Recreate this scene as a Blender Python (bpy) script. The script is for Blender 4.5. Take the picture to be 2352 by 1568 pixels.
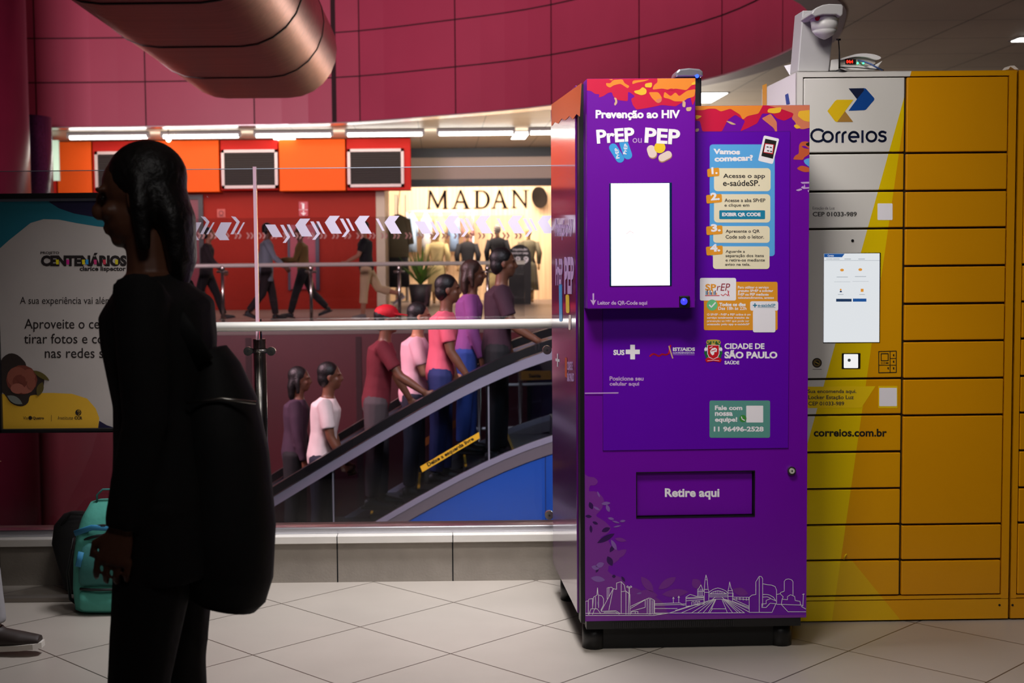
import bpy, bmesh, math, random
from mathutils import Vector, Matrix
random.seed(7)
SC = bpy.context.scene
for o in list(bpy.data.objects): bpy.data.objects.remove(o)
C = SC.collection
# ------------------------------------------------------------------ camera
IMW, IMH = 2352, 1568
FPX, CX, CY, CAMH = 3060.0, 1010.0, 784.0, 1.45
PITCH, ROLL = math.atan(193.3/3060), 0.0105
FW = Vector((0, math.cos(PITCH), -math.sin(PITCH)))
_r0 = Vector((1, 0, 0)); _u0 = Vector((0, math.sin(PITCH), math.cos(PITCH)))
RI = _r0*math.cos(ROLL) - _u0*math.sin(ROLL)
UP = _u0*math.cos(ROLL) + _r0*math.sin(ROLL)
cam = bpy.data.cameras.new('camera'); camo = bpy.data.objects.new('camera', cam); C.objects.link(camo)
m3 = Matrix((RI, UP, -FW)).transposed()
camo.matrix_world = Matrix.Translation((0, 0, CAMH)) @ m3.to_4x4()
cam.sensor_width = 36; cam.lens = FPX/IMW*36; cam.shift_x = (IMW/2-CX)/IMW
cam.dof.use_dof = True; cam.dof.focus_distance = 4.9; cam.dof.aperture_fstop = 5.0
cam.clip_end = 200
SC.camera = camo
# ------------------------------------------------------------------ world, lights, exposure
vs = SC.view_settings; vs.view_transform = 'Standard'; vs.look = 'None'; vs.gamma = 1; vs.exposure = 0.0
try: vs.use_curve_mapping = False
except Exception: pass
wd = bpy.data.worlds.new('world'); SC.world = wd; wd.use_nodes = True
wd.node_tree.nodes['Background'].inputs[0].default_value = (0.9, 0.85, 1.0, 1)
wd.node_tree.nodes['Background'].inputs[1].default_value = 0.012
def area(name, loc, size, power, color=(1, 1, 1), target=None, sy=None, spread=180):
    l = bpy.data.lights.new(name, 'AREA'); l.energy = power; l.color = color; l.size = size
    if sy: l.shape = 'RECTANGLE'; l.size_y = sy
    l.spread = math.radians(spread)
    o = bpy.data.objects.new(name, l); C.objects.link(o); o.location = loc
    d = (Vector(target)-Vector(loc)) if target else Vector((0, 0, -1))
    o.rotation_euler = d.to_track_quat('-Z', 'Y').to_euler()
    return o
WARM = (1.0, 0.93, 0.82)
area('concourse_lamp', (0.10, 3.25, 3.93), 1.0, 33, (1, 0.94, 0.90), target=(0.58, 4.9, 2.2), spread=80)
area('concourse_fill', (0.4, 0.4, 3.93), 1.2, 9, (1, 0.95, 0.92), target=(0.9, 5.0, 1.2), spread=60)  # unseen fill light added high up, nearer the camera
area('plinth_lamp', (0.25, 5.05, 3.93), 0.8, 46, (0.97, 0.95, 1.0), target=(0.1, 5.5, 0), spread=80)
area('gallery_lamp', (-2.6, 25.8, 3.6), 12, 290, (1, 0.9, 0.78), sy=0.8, target=(-2.6, 27.6, 1.0))
area('shop_lamp', (0.9, 31.8, 3.6), 4.2, 460, (1, 0.86, 0.70), sy=0.4, target=(0.9, 33.2, 1.4))
area('skylight_fill', (-5.0, 10.4, 3.9), 3, 1300, (1.0, 0.74, 0.80), sy=1.0, target=(-2.0, 25.5, 4.2))  # unseen pinkish light added at the rim to brighten the lining
area('skylight_fill_right', (1.6, 11.6, 3.95), 2, 60, (1.0, 0.74, 0.80), sy=0.6, target=(-1.0, 25.5, 4.2))  # weaker unseen light added on the right, aimed at the same lining
area('far_ceiling_fill', (4.2, 24.5, 1.2), 1.5, 170, (1, 0.9, 0.78), target=(2.9, 21.5, 4))  # unseen upward light added behind the machines to brighten the ceiling
area('tube_uplight', (-1.0, 26.9, 3.72), 11, 70, (1, 0.95, 0.86), sy=0.3, target=(-1.0, 27.0, 4.0))
area('pit_lamp', (-4.5, 9.6, 3.7), 2.5, 60, (1.0, 0.50, 0.60), target=(-0.6, 11.8, 0.3), spread=90)
area('cladding_lamp', (0.6, 7.4, 3.6), 1.5, 52, (0.9, 0.92, 1.0), target=(0.6, 10.9, -0.7), spread=60)
# ------------------------------------------------------------------ materials
def lin(c):
    c = c/255.0
    return c/12.92 if c <= 0.04045 else ((c+0.055)/1.055)**2.4
def rgb(r, g, b): return (lin(r), lin(g), lin(b), 1)
_M = {}
def mat(name, col, rough=0.5, metal=0.0, spec=0.5, vary=0.0, vscale=6.0, bump=0.0, bscale=40.0, coat=0.0, emit=None, es=0.0, stretch=None):
    if name in _M: return _M[name]
    m = bpy.data.materials.new(name); m.use_nodes = True; nt = m.node_tree
    b = nt.nodes['Principled BSDF']; c = rgb(*col)
    b.inputs['Base Color'].default_value = c; b.inputs['Roughness'].default_value = rough
    b.inputs['Metallic'].default_value = metal; b.inputs['Specular IOR Level'].default_value = spec
    if coat: b.inputs['Coat Weight'].default_value = coat; b.inputs['Coat Roughness'].default_value = 0.08
    if emit: b.inputs['Emission Color'].default_value = rgb(*emit); b.inputs['Emission Strength'].default_value = es
    if vary or bump:
        tc = nt.nodes.new('ShaderNodeTexCoord'); src = tc.outputs['Object']
        if stretch:
            mp = nt.nodes.new('ShaderNodeMapping'); mp.inputs['Scale'].default_value = stretch
            nt.links.new(src, mp.inputs['Vector']); src = mp.outputs['Vector']
    if vary:
        n = nt.nodes.new('ShaderNodeTexNoise'); n.inputs['Scale'].default_value = vscale; n.inputs['Detail'].default_value = 5
        nt.links.new(src, n.inputs['Vector'])
        r = nt.nodes.new('ShaderNodeMapRange'); r.inputs['From Min'].default_value = 0.3; r.inputs['From Max'].default_value = 0.7
        r.inputs['To Min'].default_value = 1-vary; r.inputs['To Max'].default_value = 1+vary
        nt.links.new(n.outputs['Fac'], r.inputs['Value'])
        v = nt.nodes.new('ShaderNodeVectorMath'); v.operation = 'SCALE'; v.inputs[0].default_value = c[:3]
        nt.links.new(r.outputs['Result'], v.inputs['Scale']); nt.links.new(v.outputs['Vector'], b.inputs['Base Color'])
    if bump:
        n2 = nt.nodes.new('ShaderNodeTexNoise'); n2.inputs['Scale'].default_value = bscale; n2.inputs['Detail'].default_value = 3
        nt.links.new(src, n2.inputs['Vector'])
        bp = nt.nodes.new('ShaderNodeBump'); bp.inputs['Strength'].default_value = bump; bp.inputs['Distance'].default_value = 0.01
        nt.links.new(n2.outputs['Fac'], bp.inputs['Height']); nt.links.new(bp.outputs['Normal'], b.inputs['Normal'])
    _M[name] = m
    return m
def emis(name, col, s):
    return mat(name, (20, 20, 20), 0.4, emit=col, es=s)
def glass(name, tint=(244, 243, 246), refl=0.06):
    if name in _M: return _M[name]
    m = bpy.data.materials.new(name); m.use_nodes = True; nt = m.node_tree
    for n in list(nt.nodes): nt.nodes.remove(n)
    out = nt.nodes.new('ShaderNodeOutputMaterial'); mx = nt.nodes.new('ShaderNodeMixShader')
    t = nt.nodes.new('ShaderNodeBsdfTransparent'); g = nt.nodes.new('ShaderNodeBsdfGlossy'); fr = nt.nodes.new('ShaderNodeFresnel')
    t.inputs[0].default_value = rgb(*tint); g.inputs['Roughness'].default_value = 0.02
    fr.inputs['IOR'].default_value = 1.42
    nt.links.new(fr.outputs[0], mx.inputs[0]); nt.links.new(t.outputs[0], mx.inputs[1]); nt.links.new(g.outputs[0], mx.inputs[2])
    nt.links.new(mx.outputs[0], out.inputs[0])
    _M[name] = m
    return m
def nodes_of(m): return m.node_tree, m.node_tree.nodes['Principled BSDF']
def dotline(nt, a, b, c):
    """a*x + b*y(z) + c of the world position, as a socket; (a, b, c) act on (x, y, z) through vector a"""
    g = nt.nodes.new('ShaderNodeNewGeometry'); d = nt.nodes.new('ShaderNodeVectorMath'); d.operation = 'DOT_PRODUCT'
    d.inputs[1].default_value = a; nt.links.new(g.outputs['Position'], d.inputs[0])
    ad = nt.nodes.new('ShaderNodeMath'); ad.operation = 'ADD'; ad.inputs[1].default_value = c
    nt.links.new(d.outputs['Value'], ad.inputs[0]); return ad.outputs[0]
def mth(nt, op, a, b=None, c=None):
    n = nt.nodes.new('ShaderNodeMath'); n.operation = op
    for i, v in enumerate((a, b, c)):
        if v is None: continue
        if isinstance(v, (int, float)): n.inputs[i].default_value = v
        else: nt.links.new(v, n.inputs[i])
    return n.outputs[0]
def mixc(nt, fac, a, b):
    n = nt.nodes.new('ShaderNodeMix'); n.data_type = 'RGBA'
    if isinstance(fac, (int, float)): n.inputs[0].default_value = fac
    else: nt.links.new(fac, n.inputs[0])
    for s, v in ((n.inputs[6], a), (n.inputs[7], b)):
        if isinstance(v, tuple): s.default_value = v
        else: nt.links.new(v, s)
    return n.outputs[2]
# ------------------------------------------------------------------ rays and planes
EYE = Vector((0, 0, CAMH))
def ray(px, py): return FW + RI*((px-CX)/FPX) - UP*((py-CY)/FPX)
def W(px, py, Y):
    d = ray(px, py); return EYE + d*(Y/d.y)
def WX(px, py, X):
    d = ray(px, py); return EYE + d*(X/d.x)
def WZ(px, py, Z):
    d = ray(px, py); return EYE + d*((Z-CAMH)/d.z)
class Frame:
    """a box frame: origin on the floor, u to the right along its front, w into depth, z up"""
    def __init__(s, x, y, deg=0):
        a = math.radians(deg); s.o = Vector((x, y, 0)); s.u = Vector((math.cos(a), math.sin(a), 0)); s.w = Vector((-math.sin(a), math.cos(a), 0)); s.clip = None
    def at(s, u, w, z): return s.o + s.u*u + s.w*w + Vector((0, 0, z))
    def uz(s, px, py, w=0):
        d = ray(px, py); q = s.o + s.w*w
        p = EYE + d*((q-EYE).dot(s.w)/d.dot(s.w)); e = p-s.o
        u, z = e.dot(s.u), p.z
        if s.clip:
            a = s.clip; u = min(max(u, a[0]), a[1]); z = min(max(z, a[2]), a[3])
        return u, z
    def px(s, px, py, w=0):
        u, z = s.uz(px, py, w); return s.at(u, w, z)
# ------------------------------------------------------------------ mesh builder
class MB:
    def __init__(s): s.v = []; s.f = []; s.mi = []; s.mats = []; s.sm = []; s.cuts = []
    def m(s, mt):
        if mt not in s.mats: s.mats.append(mt)
        return s.mats.index(mt)
    def poly(s, pts, mt, smooth=False):
        b = len(s.v); s.v += [Vector(p) for p in pts]; s.f.append(list(range(b, b+len(pts)))); s.mi.append(s.m(mt)); s.sm.append(smooth)
    def mesh(s, vs, fs, mt, smooth=False):
        b = len(s.v); s.v += [Vector(p) for p in vs]; k = s.m(mt)
        for f in fs: s.f.append([b+i for i in f]); s.mi.append(k); s.sm.append(smooth)
    def hexa(s, p, mt):
        s.mesh(p, [(0, 3, 2, 1), (4, 5, 6, 7), (0, 1, 5, 4), (1, 2, 6, 5), (2, 3, 7, 6), (3, 0, 4, 7)], mt)
    def box(s, x0, x1, y0, y1, z0, z1, mt, fr=None):
        c = [(x0, y0, z0), (x1, y0, z0), (x1, y1, z0), (x0, y1, z0), (x0, y0, z1), (x1, y0, z1), (x1, y1, z1), (x0, y1, z1)]
        if fr: c = [fr.at(*q) for q in c]
        s.hexa(c, mt)
    def prism(s, pts, vec, mt, mside=None):
        """outline pts (front face) pushed along vec"""
        n = len(pts); vec = Vector(vec); a = [Vector(p) for p in pts]; b = [p+vec for p in a]
        s.poly(a, mt); s.poly(b[::-1], mside or mt)
        for i in range(n):
            j = (i+1) % n; s.poly([a[j], a[i], b[i], b[j]], mside or mt)
    def tube(s, pts, rad, mt, seg=10, cap=True, smooth=True, ref=None):
        pts = [Vector(p) for p in pts]; n = len(pts)
        if isinstance(rad, (int, float)): rad = [rad]*n
        vs = []; fs = []; prev = None
        for i, p in enumerate(pts):
            t = (pts[min(i+1, n-1)] - pts[max(i-1, 0)])
            if t.length < 1e-9: t = Vector((0, 0, 1))
            t.normalize()
            if prev is None:
                rf = Vector(ref) if ref else (Vector((1, 0, 0)) if abs(t.x) < 0.9 else Vector((0, 1, 0)))
            else: rf = prev
            a = rf - t*rf.dot(t)
            if a.length < 1e-6: a = Vector((0, 1, 0)) - t*t.y
            a.normalize(); prev = a; b = t.cross(a)
            r = rad[i]; ra, rb = r if isinstance(r, tuple) else (r, r)
            for k in range(seg):
                an = 2*math.pi*k/seg; vs.append(p + a*(ra*math.cos(an)) + b*(rb*math.sin(an)))
        for i in range(n-1):
            for k in range(seg):
                k2 = (k+1) % seg; fs.append((i*seg+k, i*seg+k2, (i+1)*seg+k2, (i+1)*seg+k))
        if cap: fs.append(tuple(range(seg-1, -1, -1))); fs.append(tuple((n-1)*seg+k for k in range(seg)))
        s.mesh(vs, fs, mt, smooth)
    def ball(s, c, r, mt, su=14, sv=9, rot=None):
        r = r if isinstance(r, tuple) else (r, r, r); c = Vector(c); vs = []; fs = []
        for j in range(1, sv):
            ph = math.pi*j/sv
            for i in range(su):
                th = 2*math.pi*i/su
                q = Vector((r[0]*math.sin(ph)*math.cos(th), r[1]*math.sin(ph)*math.sin(th), r[2]*math.cos(ph)))
                vs.append(c + (rot @ q if rot else q))
        q = Vector((0, 0, r[2])); q = rot @ q if rot else q
        vs += [c+q, c-q]; T, B = len(vs)-2, len(vs)-1
        for j in range(sv-2):
            for i in range(su):
                i2 = (i+1) % su; fs.append((j*su+i, (j+1)*su+i, (j+1)*su+i2, j*su+i2))
        for i in range(su):
            i2 = (i+1) % su; fs.append((T, i, i2)); fs.append((B, (sv-2)*su+i2, (sv-2)*su+i))
        s.mesh(vs, fs, mt, True)
    def disc(s, c, n, r, mt, h=0.0, seg=20, inner=0.0):
        """a round plate of thickness h whose face looks along n"""
        n = Vector(n).normalized(); a = n.orthogonal().normalized(); b = n.cross(a); c = Vector(c)
        ring = [c + a*(r*math.cos(2*math.pi*k/seg)) + b*(r*math.sin(2*math.pi*k/seg)) for k in range(seg)]
        if h: s.prism([p + n*h for p in ring], -n*h, mt)
        else: s.poly(ring, mt)
    def build(s, name, parent=None, loc=None, bevel=0.0, kind=None, label=None, cat=None, group=None, bseg=2):
        if len(s.cuts) > 1:                                          # one object for each line of writing
            cuts = [(0, 0)]+s.cuts[1:]+[(len(s.v), len(s.f))]
            for (v0, f0), (v1, f1) in zip(cuts[:-1], cuts[1:]):
                q = MB(); q.v = s.v[v0:v1]; q.f = [[i-v0 for i in f] for f in s.f[f0:f1]]; q.mi = s.mi[f0:f1]; q.sm = s.sm[f0:f1]; q.mats = s.mats
                o = q.build(name, parent, label=label)
            return o
        me = bpy.data.meshes.new(name); me.from_pydata([tuple(v) for v in s.v], [], s.f)
        for mt in s.mats: me.materials.append(mt)
        me.polygons.foreach_set('material_index', s.mi); me.polygons.foreach_set('use_smooth', s.sm)
        me.update()
        o = bpy.data.objects.new(name, me); C.objects.link(o)
        if bevel:
            bm = bmesh.new(); bm.from_mesh(me); bmesh.ops.remove_doubles(bm, verts=bm.verts, dist=1e-6); bm.to_mesh(me); bm.free()
            md = o.modifiers.new('bevel', 'BEVEL'); md.width = bevel; md.segments = bseg; md.limit_method = 'ANGLE'; md.angle_limit = math.radians(40)
        if parent:
            o.parent = parent
            if parent.type == 'EMPTY': o.location = -parent.location
        tag(o, label, cat, group, kind)
        return o
def tag(o, label=None, cat=None, group=None, kind=None):
    if label: o['label'] = label
    if cat: o['category'] = cat
    if group: o['group'] = group
    if kind: o['kind'] = kind
    return o
def thing(name, loc, label, cat, group=None):
    o = bpy.data.objects.new(name, None); C.objects.link(o); o.location = loc; o.empty_display_size = 0.1
    return tag(o, label, cat, group)
# ------------------------------------------------------------------ print helpers: shapes traced on a face, given by a map f(px, py) -> point
_TX = {}
def glyphs(s, bold=0.0, shear=0.0, space=1.0):
    k = (s, bold, shear, space)
    if k in _TX: return _TX[k]
    cu = bpy.data.curves.new('t', 'FONT'); cu.body = s; cu.size = 1; cu.offset = bold; cu.shear = shear; cu.space_character = space; cu.resolution_u = 3
    ob = bpy.data.objects.new('t', cu); C.objects.link(ob)
    dg = bpy.context.evaluated_depsgraph_get(); me = bpy.data.meshes.new_from_object(ob.evaluated_get(dg))
    vs = [(v.co.x, v.co.y) for v in me.vertices]; fs = [tuple(p.vertices) for p in me.polygons]
    bpy.data.objects.remove(ob); bpy.data.curves.remove(cu); bpy.data.meshes.remove(me)
    xs = [v[0] for v in vs]; ys = [v[1] for v in vs]; x0, x1, y0, y1 = min(xs), max(xs), min(ys), max(ys)
    vs = [((x-x0)/(x1-x0), (y1-y)/(y1-y0)) for x, y in vs]
    _TX[k] = (vs, fs); return vs, fs
def text(mb, fn, s, x0, y0, x1, y1, mt, bold=0.02, shear=0.0, rot=0.0, space=1.0):
    vs, fs = glyphs(s, bold, shear, space); cx, cy = (x0+x1)/2, (y0+y1)/2; ca, sa = math.cos(rot), math.sin(rot); out = []
    for u, v in vs:
        x, y = x0+(x1-x0)*u, y0+(y1-y0)*v
        if rot: dx, dy = x-cx, y-cy; x, y = cx+dx*ca-dy*sa, cy+dx*sa+dy*ca
        out.append(fn(x, y))
    mb.cuts.append((len(mb.v), len(mb.f))); mb.mesh(out, fs, mt)
def shape(mb, fn, pts, mt): mb.poly([fn(x, y) for x, y in pts], mt)
def rrect(x0, y0, x1, y1, r, n=4):
    o = []
    for cx, cy, a in ((x1-r, y0+r, -90), (x1-r, y1-r, 0), (x0+r, y1-r, 90), (x0+r, y0+r, 180)):
        for k in range(n+1):
            t = math.radians(a+90*k/n); o.append((cx+r*math.cos(t), cy+r*math.sin(t)))
    return o
def circ(cx, cy, rx, ry=None, n=20): ry = ry or rx; return [(cx+rx*math.cos(2*math.pi*k/n), cy+ry*math.sin(2*math.pi*k/n)) for k in range(n)]
def pill(ax, ay, bx, by, r, n=8):
    a = math.atan2(by-ay, bx-ax); o = []
    for k in range(n+1): t = a-math.pi/2+math.pi*k/n; o.append((bx+r*math.cos(t), by+r*math.sin(t)))
    for k in range(n+1): t = a+math.pi/2+math.pi*k/n; o.append((ax+r*math.cos(t), ay+r*math.sin(t)))
    return o
def stroke(mb, fn, pts, w, mt, close=False):
    if close: pts = list(pts)+[pts[0]]
    for (ax, ay), (bx, by) in zip(pts[:-1], pts[1:]):
        d = math.hypot(bx-ax, by-ay)
        if d < 1e-6: continue
        ex, ey = (bx-ax)/d*w*0.35, (by-ay)/d*w*0.35; nx, ny = -(by-ay)/d*w/2, (bx-ax)/d*w/2
        shape(mb, fn, [(ax-ex+nx, ay-ey+ny), (bx+ex+nx, by+ey+ny), (bx+ex-nx, by+ey-ny), (ax-ex-nx, ay-ey-ny)], mt)
def roundpoly(pts, r=3.0, n=3):
    o = []; N = len(pts)
    for i in range(N):
        a, b_, c = pts[i-1], pts[i], pts[(i+1) % N]
        da, dc = math.hypot(a[0]-b_[0], a[1]-b_[1]), math.hypot(c[0]-b_[0], c[1]-b_[1]); q = min(r, da*0.45, dc*0.45)
        p = (b_[0]+(a[0]-b_[0])/da*q, b_[1]+(a[1]-b_[1])/da*q); e = (b_[0]+(c[0]-b_[0])/dc*q, b_[1]+(c[1]-b_[1])/dc*q)
        for k in range(n+1): t = k/n; o.append(tuple((1-t)**2*u+2*t*(1-t)*v+t*t*w for u, v, w in zip(p, b_, e)))
    return o
def leaf(cx, cy, l, w, a, n=6, bend=0.0):
    o = []; ca, sa = math.cos(a), math.sin(a)
    for k in range(n+1):
        t = k/n; x = (t-0.5)*l; y = w*math.sin(math.pi*t)**0.8/2 + bend*math.sin(math.pi*t); o.append((x, y))
    for k in range(n-1, 0, -1):
        t = k/n; x = (t-0.5)*l; y = -w*math.sin(math.pi*t)**0.8/2 + bend*math.sin(math.pi*t); o.append((x, y))
    return [(cx+x*ca-y*sa, cy+x*sa+y*ca) for x, y in o]
def smooth_poly(pts, n=4, closed=True):
    o = []; N = len(pts); rng = range(N) if closed else range(N-1)
    for i in rng:
        p0, p1, p2, p3 = (pts[(i-1) % N], pts[i], pts[(i+1) % N], pts[(i+2) % N]) if closed else (pts[max(i-1, 0)], pts[i], pts[i+1], pts[min(i+2, N-1)])
        for k in range(n):
            t = k/n
            o.append(tuple(0.5*((2*b)+(-a+c)*t+(2*a-5*b+4*c-d)*t*t+(-a+3*b-3*c+d)*t**3) for a, b, c, d in zip(p0, p1, p2, p3)))
    if not closed: o.append(tuple(pts[-1]))
    return o
# ================================================================== THE SETTING
CEIL = 4.0
M_floor = mat('floor_tile', (160, 152, 142), 0.33, vary=0.06, vscale=2.2)
nt, bs = nodes_of(M_floor)
def tile_lines(nt, rows, o, half):
    """0..1 mask of grout lines of a skewed grid"""
    res = None
    for r in rows:
        c = -(r[0]*o[0]+r[1]*o[1]); v = dotline(nt, (r[0], r[1], 0), 0, c+1000.5)
        fr = mth(nt, 'FRACT', v); d = mth(nt, 'ABSOLUTE', mth(nt, 'SUBTRACT', fr, 0.5)); l = mth(nt, 'LESS_THAN', d, half)
        res = l if res is None else mth(nt, 'MAXIMUM', res, l)
    return res
_a, _b = (0.35378, -0.36857), (0.37280, 0.35911); _det = _a[0]*_b[1]-_a[1]*_b[0]
_rows = ((_b[1]/_det, -_b[0]/_det), (-_a[1]/_det, _a[0]/_det))
_ln = tile_lines(nt, _rows, (-0.3259, 5.1710), 0.0055)
_src = bs.inputs['Base Color'].links[0].from_socket
nt.links.new(mixc(nt, _ln, _src, rgb(74, 66, 58)), bs.inputs['Base Color'])
M_stone = mat('plinth_stone', (138, 130, 120), 0.6, vary=0.1, vscale=9, bump=0.15, bscale=90)
M_sill = mat('sill_stone', (205, 200, 192), 0.4, vary=0.05)
M_alu = mat('brushed_aluminium', (200, 200, 208), 0.28, metal=1.0)
M_steel = mat('stainless_steel', (190, 188, 180), 0.25, metal=1.0)
M_satin = mat('satin_steel_rail', (224, 221, 212), 0.34, metal=0.35)
M_black = mat('black_plastic', (14, 14, 16), 0.4)
M_dark = mat('dark_gap', (6, 6, 7), 0.8)
M_glass = glass('clear_glass')
M_farglass = glass('far_glass', (240, 240, 241))
YW = 5.90                                                            # face of the low stone plinth
b = MB(); b.box(-9, 9, -3, YW+0.3, -0.25, 0, M_floor); b.box(1.55, 9, YW+0.3, 22.9, -0.25, 0, M_floor)
b.build('floor', kind='structure')
zs = W(1000, 1243, YW).z; zt = W(1000, 1216, YW+0.04).z
b = MB(); b.box(-9, 6, YW, YW+0.28, 0, zs, M_stone)
for px in (-330, -45, 240, 510, 775, 1040, 1310):
    x = W(px, 1290, YW).x; b.box(x-0.003, x+0.003, YW-0.001, YW+0.01, 0, zs, M_dark)
b.build('wall_plinth', kind='structure')
b = MB(); b.box(-9, 6, YW-0.025, YW+0.30, zs, zt-0.012, M_sill)
for px in (-330, -45, 240, 510, 775, 1040, 1310):
    x = W(px, 1230, YW).x; b.box(x-0.002, x+0.002, YW-0.027, YW+0.2, zs-0.001, zt-0.0115, M_dark)
b.build('trim_1', kind='structure', bevel=0.006)
b = MB(); b.box(-9, 6, YW+0.03, YW+0.10, zt-0.012, zt+0.018, M_alu); b.build('trim_2', kind='structure', bevel=0.004)
# --- ceiling with the oval opening
HOLE = [(4.15, 15.05), (4.40, 16.9), (3.83, 19.75), (1.9, 22.7), (-0.1, 24.25), (-2.0, 25.25), (-4.7, 25.5), (-7.9, 25.5), (-11, 25.0), (-14, 23), (-16, 19), (-16, 14), (-13, 10.2), (-8, 9.3), (-3, 9.4), (1.5, 11.0), (3.5, 13.4)]
ring = smooth_poly([(x, y, 0) for x, y in HOLE], 6)
cxh, cyh = -5.5, 17.0
M_ceil = mat('ceiling_panel', (182, 170, 154), 0.42, vary=0.10, vscale=0.7, spec=0.5)
nt, bs = nodes_of(M_ceil)
g = None
for ax, per, off in (((1, 0, 0), 1.25, 0.3), ((0, 1, 0), 1.25, 0.1)):
    v = dotline(nt, tuple(q/per for q in ax), 0, off+100); fr = mth(nt, 'FRACT', v); l = mth(nt, 'LESS_THAN', fr, 0.012)
    g = l if g is None else mth(nt, 'MAXIMUM', g, l)
_src = bs.inputs['Base Color'].links[0].from_socket
nt.links.new(mixc(nt, g, _src, rgb(50, 45, 42)), bs.inputs['Base Color'])
b = MB(); out = []
for x, y, _ in ring:
    dx, dy = x-cxh, y-cyh
    t = min((20/abs(dx)) if dx else 1e9, ((23 if dy > 0 else 22)/abs(dy)) if dy else 1e9); out.append((cxh+dx*t, cyh+dy*t))
n = len(ring)
for i in range(n):
    j = (i+1) % n
    b.poly([(ring[i][0], ring[i][1], CEIL), (ring[j][0], ring[j][1], CEIL), (*out[j], CEIL), (*out[i], CEIL)], M_ceil)
b.build('ceiling', kind='structure')
M_rim = mat('rim_metal', (216, 208, 212), 0.22, metal=0.45)
b = MB()
for i in range(n):
    j = (i+1) % n; q = []
    for k in (i, j):
        dx, dy = ring[k][0]-cxh, ring[k][1]-cyh; d = math.hypot(dx, dy); q.append((dx/d, dy/d))
    z0, z1 = CEIL-0.02, CEIL-0.003; w_ = 0.38
    I = (ring[i][0], ring[i][1]); J = (ring[j][0], ring[j][1]); Io = (I[0]+q[0][0]*w_, I[1]+q[0][1]*w_); Jo = (J[0]+q[1][0]*w_, J[1]+q[1][1]*w_)
    b.hexa([(*I, z0), (*J, z0), (*Jo, z0), (*Io, z0), (*I, z1), (*J, z1), (*Jo, z1), (*Io, z1)], M_rim)
b.build('trim_3', kind='structure')
# --- pink panelled lining that rises from the opening
M_pink = mat('pink_panel', (174, 62, 90), 0.45, vary=0.05, vscale=0.8)
M_groove = mat('panel_groove', (40, 10, 18), 0.8)
dens = smooth_poly([(x, y, 0) for x, y in HOLE], 40); N = len(dens)
L = [0]
for i in range(N): a_, c_ = dens[i], dens[(i+1) % N]; L.append(L[-1]+math.hypot(c_[0]-a_[0], c_[1]-a_[1]))
def on_ring(s):
    s %= L[-1]; lo = 0
    import bisect
    lo = max(0, bisect.bisect_right(L, s)-1); lo = min(lo, N-1)
    t = (s-L[lo])/(L[lo+1]-L[lo]); a_, c_ = dens[lo], dens[(lo+1) % N]; return a_[0]+(c_[0]-a_[0])*t, a_[1]+(c_[1]-a_[1])*t
cnt = round(L[-1]/2.1); step = L[-1]/cnt; b = MB()
for i in range(cnt*2):
    p, q = on_ring(i*step/2), on_ring((i+1)*step/2)
    def off(pt, d):
        dx, dy = pt[0]-cxh, pt[1]-cyh; l_ = math.hypot(dx, dy); return (pt[0]+dx/l_*d, pt[1]+dy/l_*d)
    P, Q = off(p, 0.03), off(q, 0.03); b.poly([(*P, CEIL), (*Q, CEIL), (*Q, 9), (*P, 9)], M_groove)
for i in range(cnt):
    pts = [on_ring(i*step + 0.012 + (step-0.024)*k/4) for k in range(5)]
    for r_ in range(6):
        z0 = CEIL + r_*0.83 + (0.0 if r_ == 0 else 0.012); z1 = CEIL+(r_+1)*0.83-0.012
        for k in range(4): b.poly([(*pts[k], z0), (*pts[k+1], z0), (*pts[k+1], z1), (*pts[k], z1)], M_pink)
b.build('wall_skylight', kind='structure')
b = MB(); b.poly([(x, y, 9) for x, y, _ in ring], mat('skylight_lid', (40, 30, 45), 0.8)); b.build('ceiling_skylight', kind='structure')
# --- far side gallery
YF, ZF = 22.9, 0.35
M_farfloor = mat('gallery_floor', (120, 105, 98), 0.35, vary=0.06, vscale=1.5)
M_maroon = mat('maroon_wall', (86, 14, 26), 0.45, vary=0.15, vscale=0.6)
M_redwall = mat('red_wall', (142, 26, 10), 0.6, spec=0.2, vary=0.12, vscale=0.5)
M_orange = mat('orange_panel', (226, 84, 4), 0.6, spec=0.2, vary=0.05, vscale=0.8)
M_redpan = mat('red_panel', (176, 18, 4), 0.6, spec=0.2, vary=0.05, vscale=0.8)
b = MB(); b.box(-18, 8, YF, 36, ZF-0.2, ZF, M_farfloor); b.build('floor_gallery', kind='structure')
b = MB(); b.box(-18, 1.5, YF+0.02, YF+0.3, -5, ZF-0.2, M_maroon)
for x in (-7.05, -5.2, -3.3, -1.4): b.box(x-0.05, x+0.05, YF+0.0, YF+0.05, -5, ZF-0.25, mat('maroon_rib', (52, 6, 12), 0.6))
b.build('wall_pit_far', kind='structure')
b = MB(); b.box(-18, 1.5, YF-0.03, YF+0.02, ZF-0.12, ZF+0.02, mat('slab_edge', (190, 182, 178), 0.4)); b.build('trim_4', kind='structure')
b = MB(); b.box(-18, 1.55, YW+0.28, YF+0.3, -5.1, -5.0, mat('pit_floor', (52, 46, 46), 0.6)); b.build('floor_pit', kind='structure')
b = MB(); b.box(-18, 1.55, YW+0.30, YW+0.34, -5, -0.02, mat('pit_wall', (60, 54, 56), 0.7)); b.build('wall_pit_near', kind='structure')
b = MB(); b.box(1.56, 1.6, 12.9, YF, -5, -0.25, mat('pit_wall_blue', (24, 34, 70), 0.6)); b.build('wall_pit_right', kind='structure')
YO = 29.0
xe = W(944, 380, YO).x
b = MB(); b.box(-18, W(864, 500, YO).x, YO, YO+0.2, ZF, CEIL, M_redwall); b.build('wall_far', kind='structure')
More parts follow.
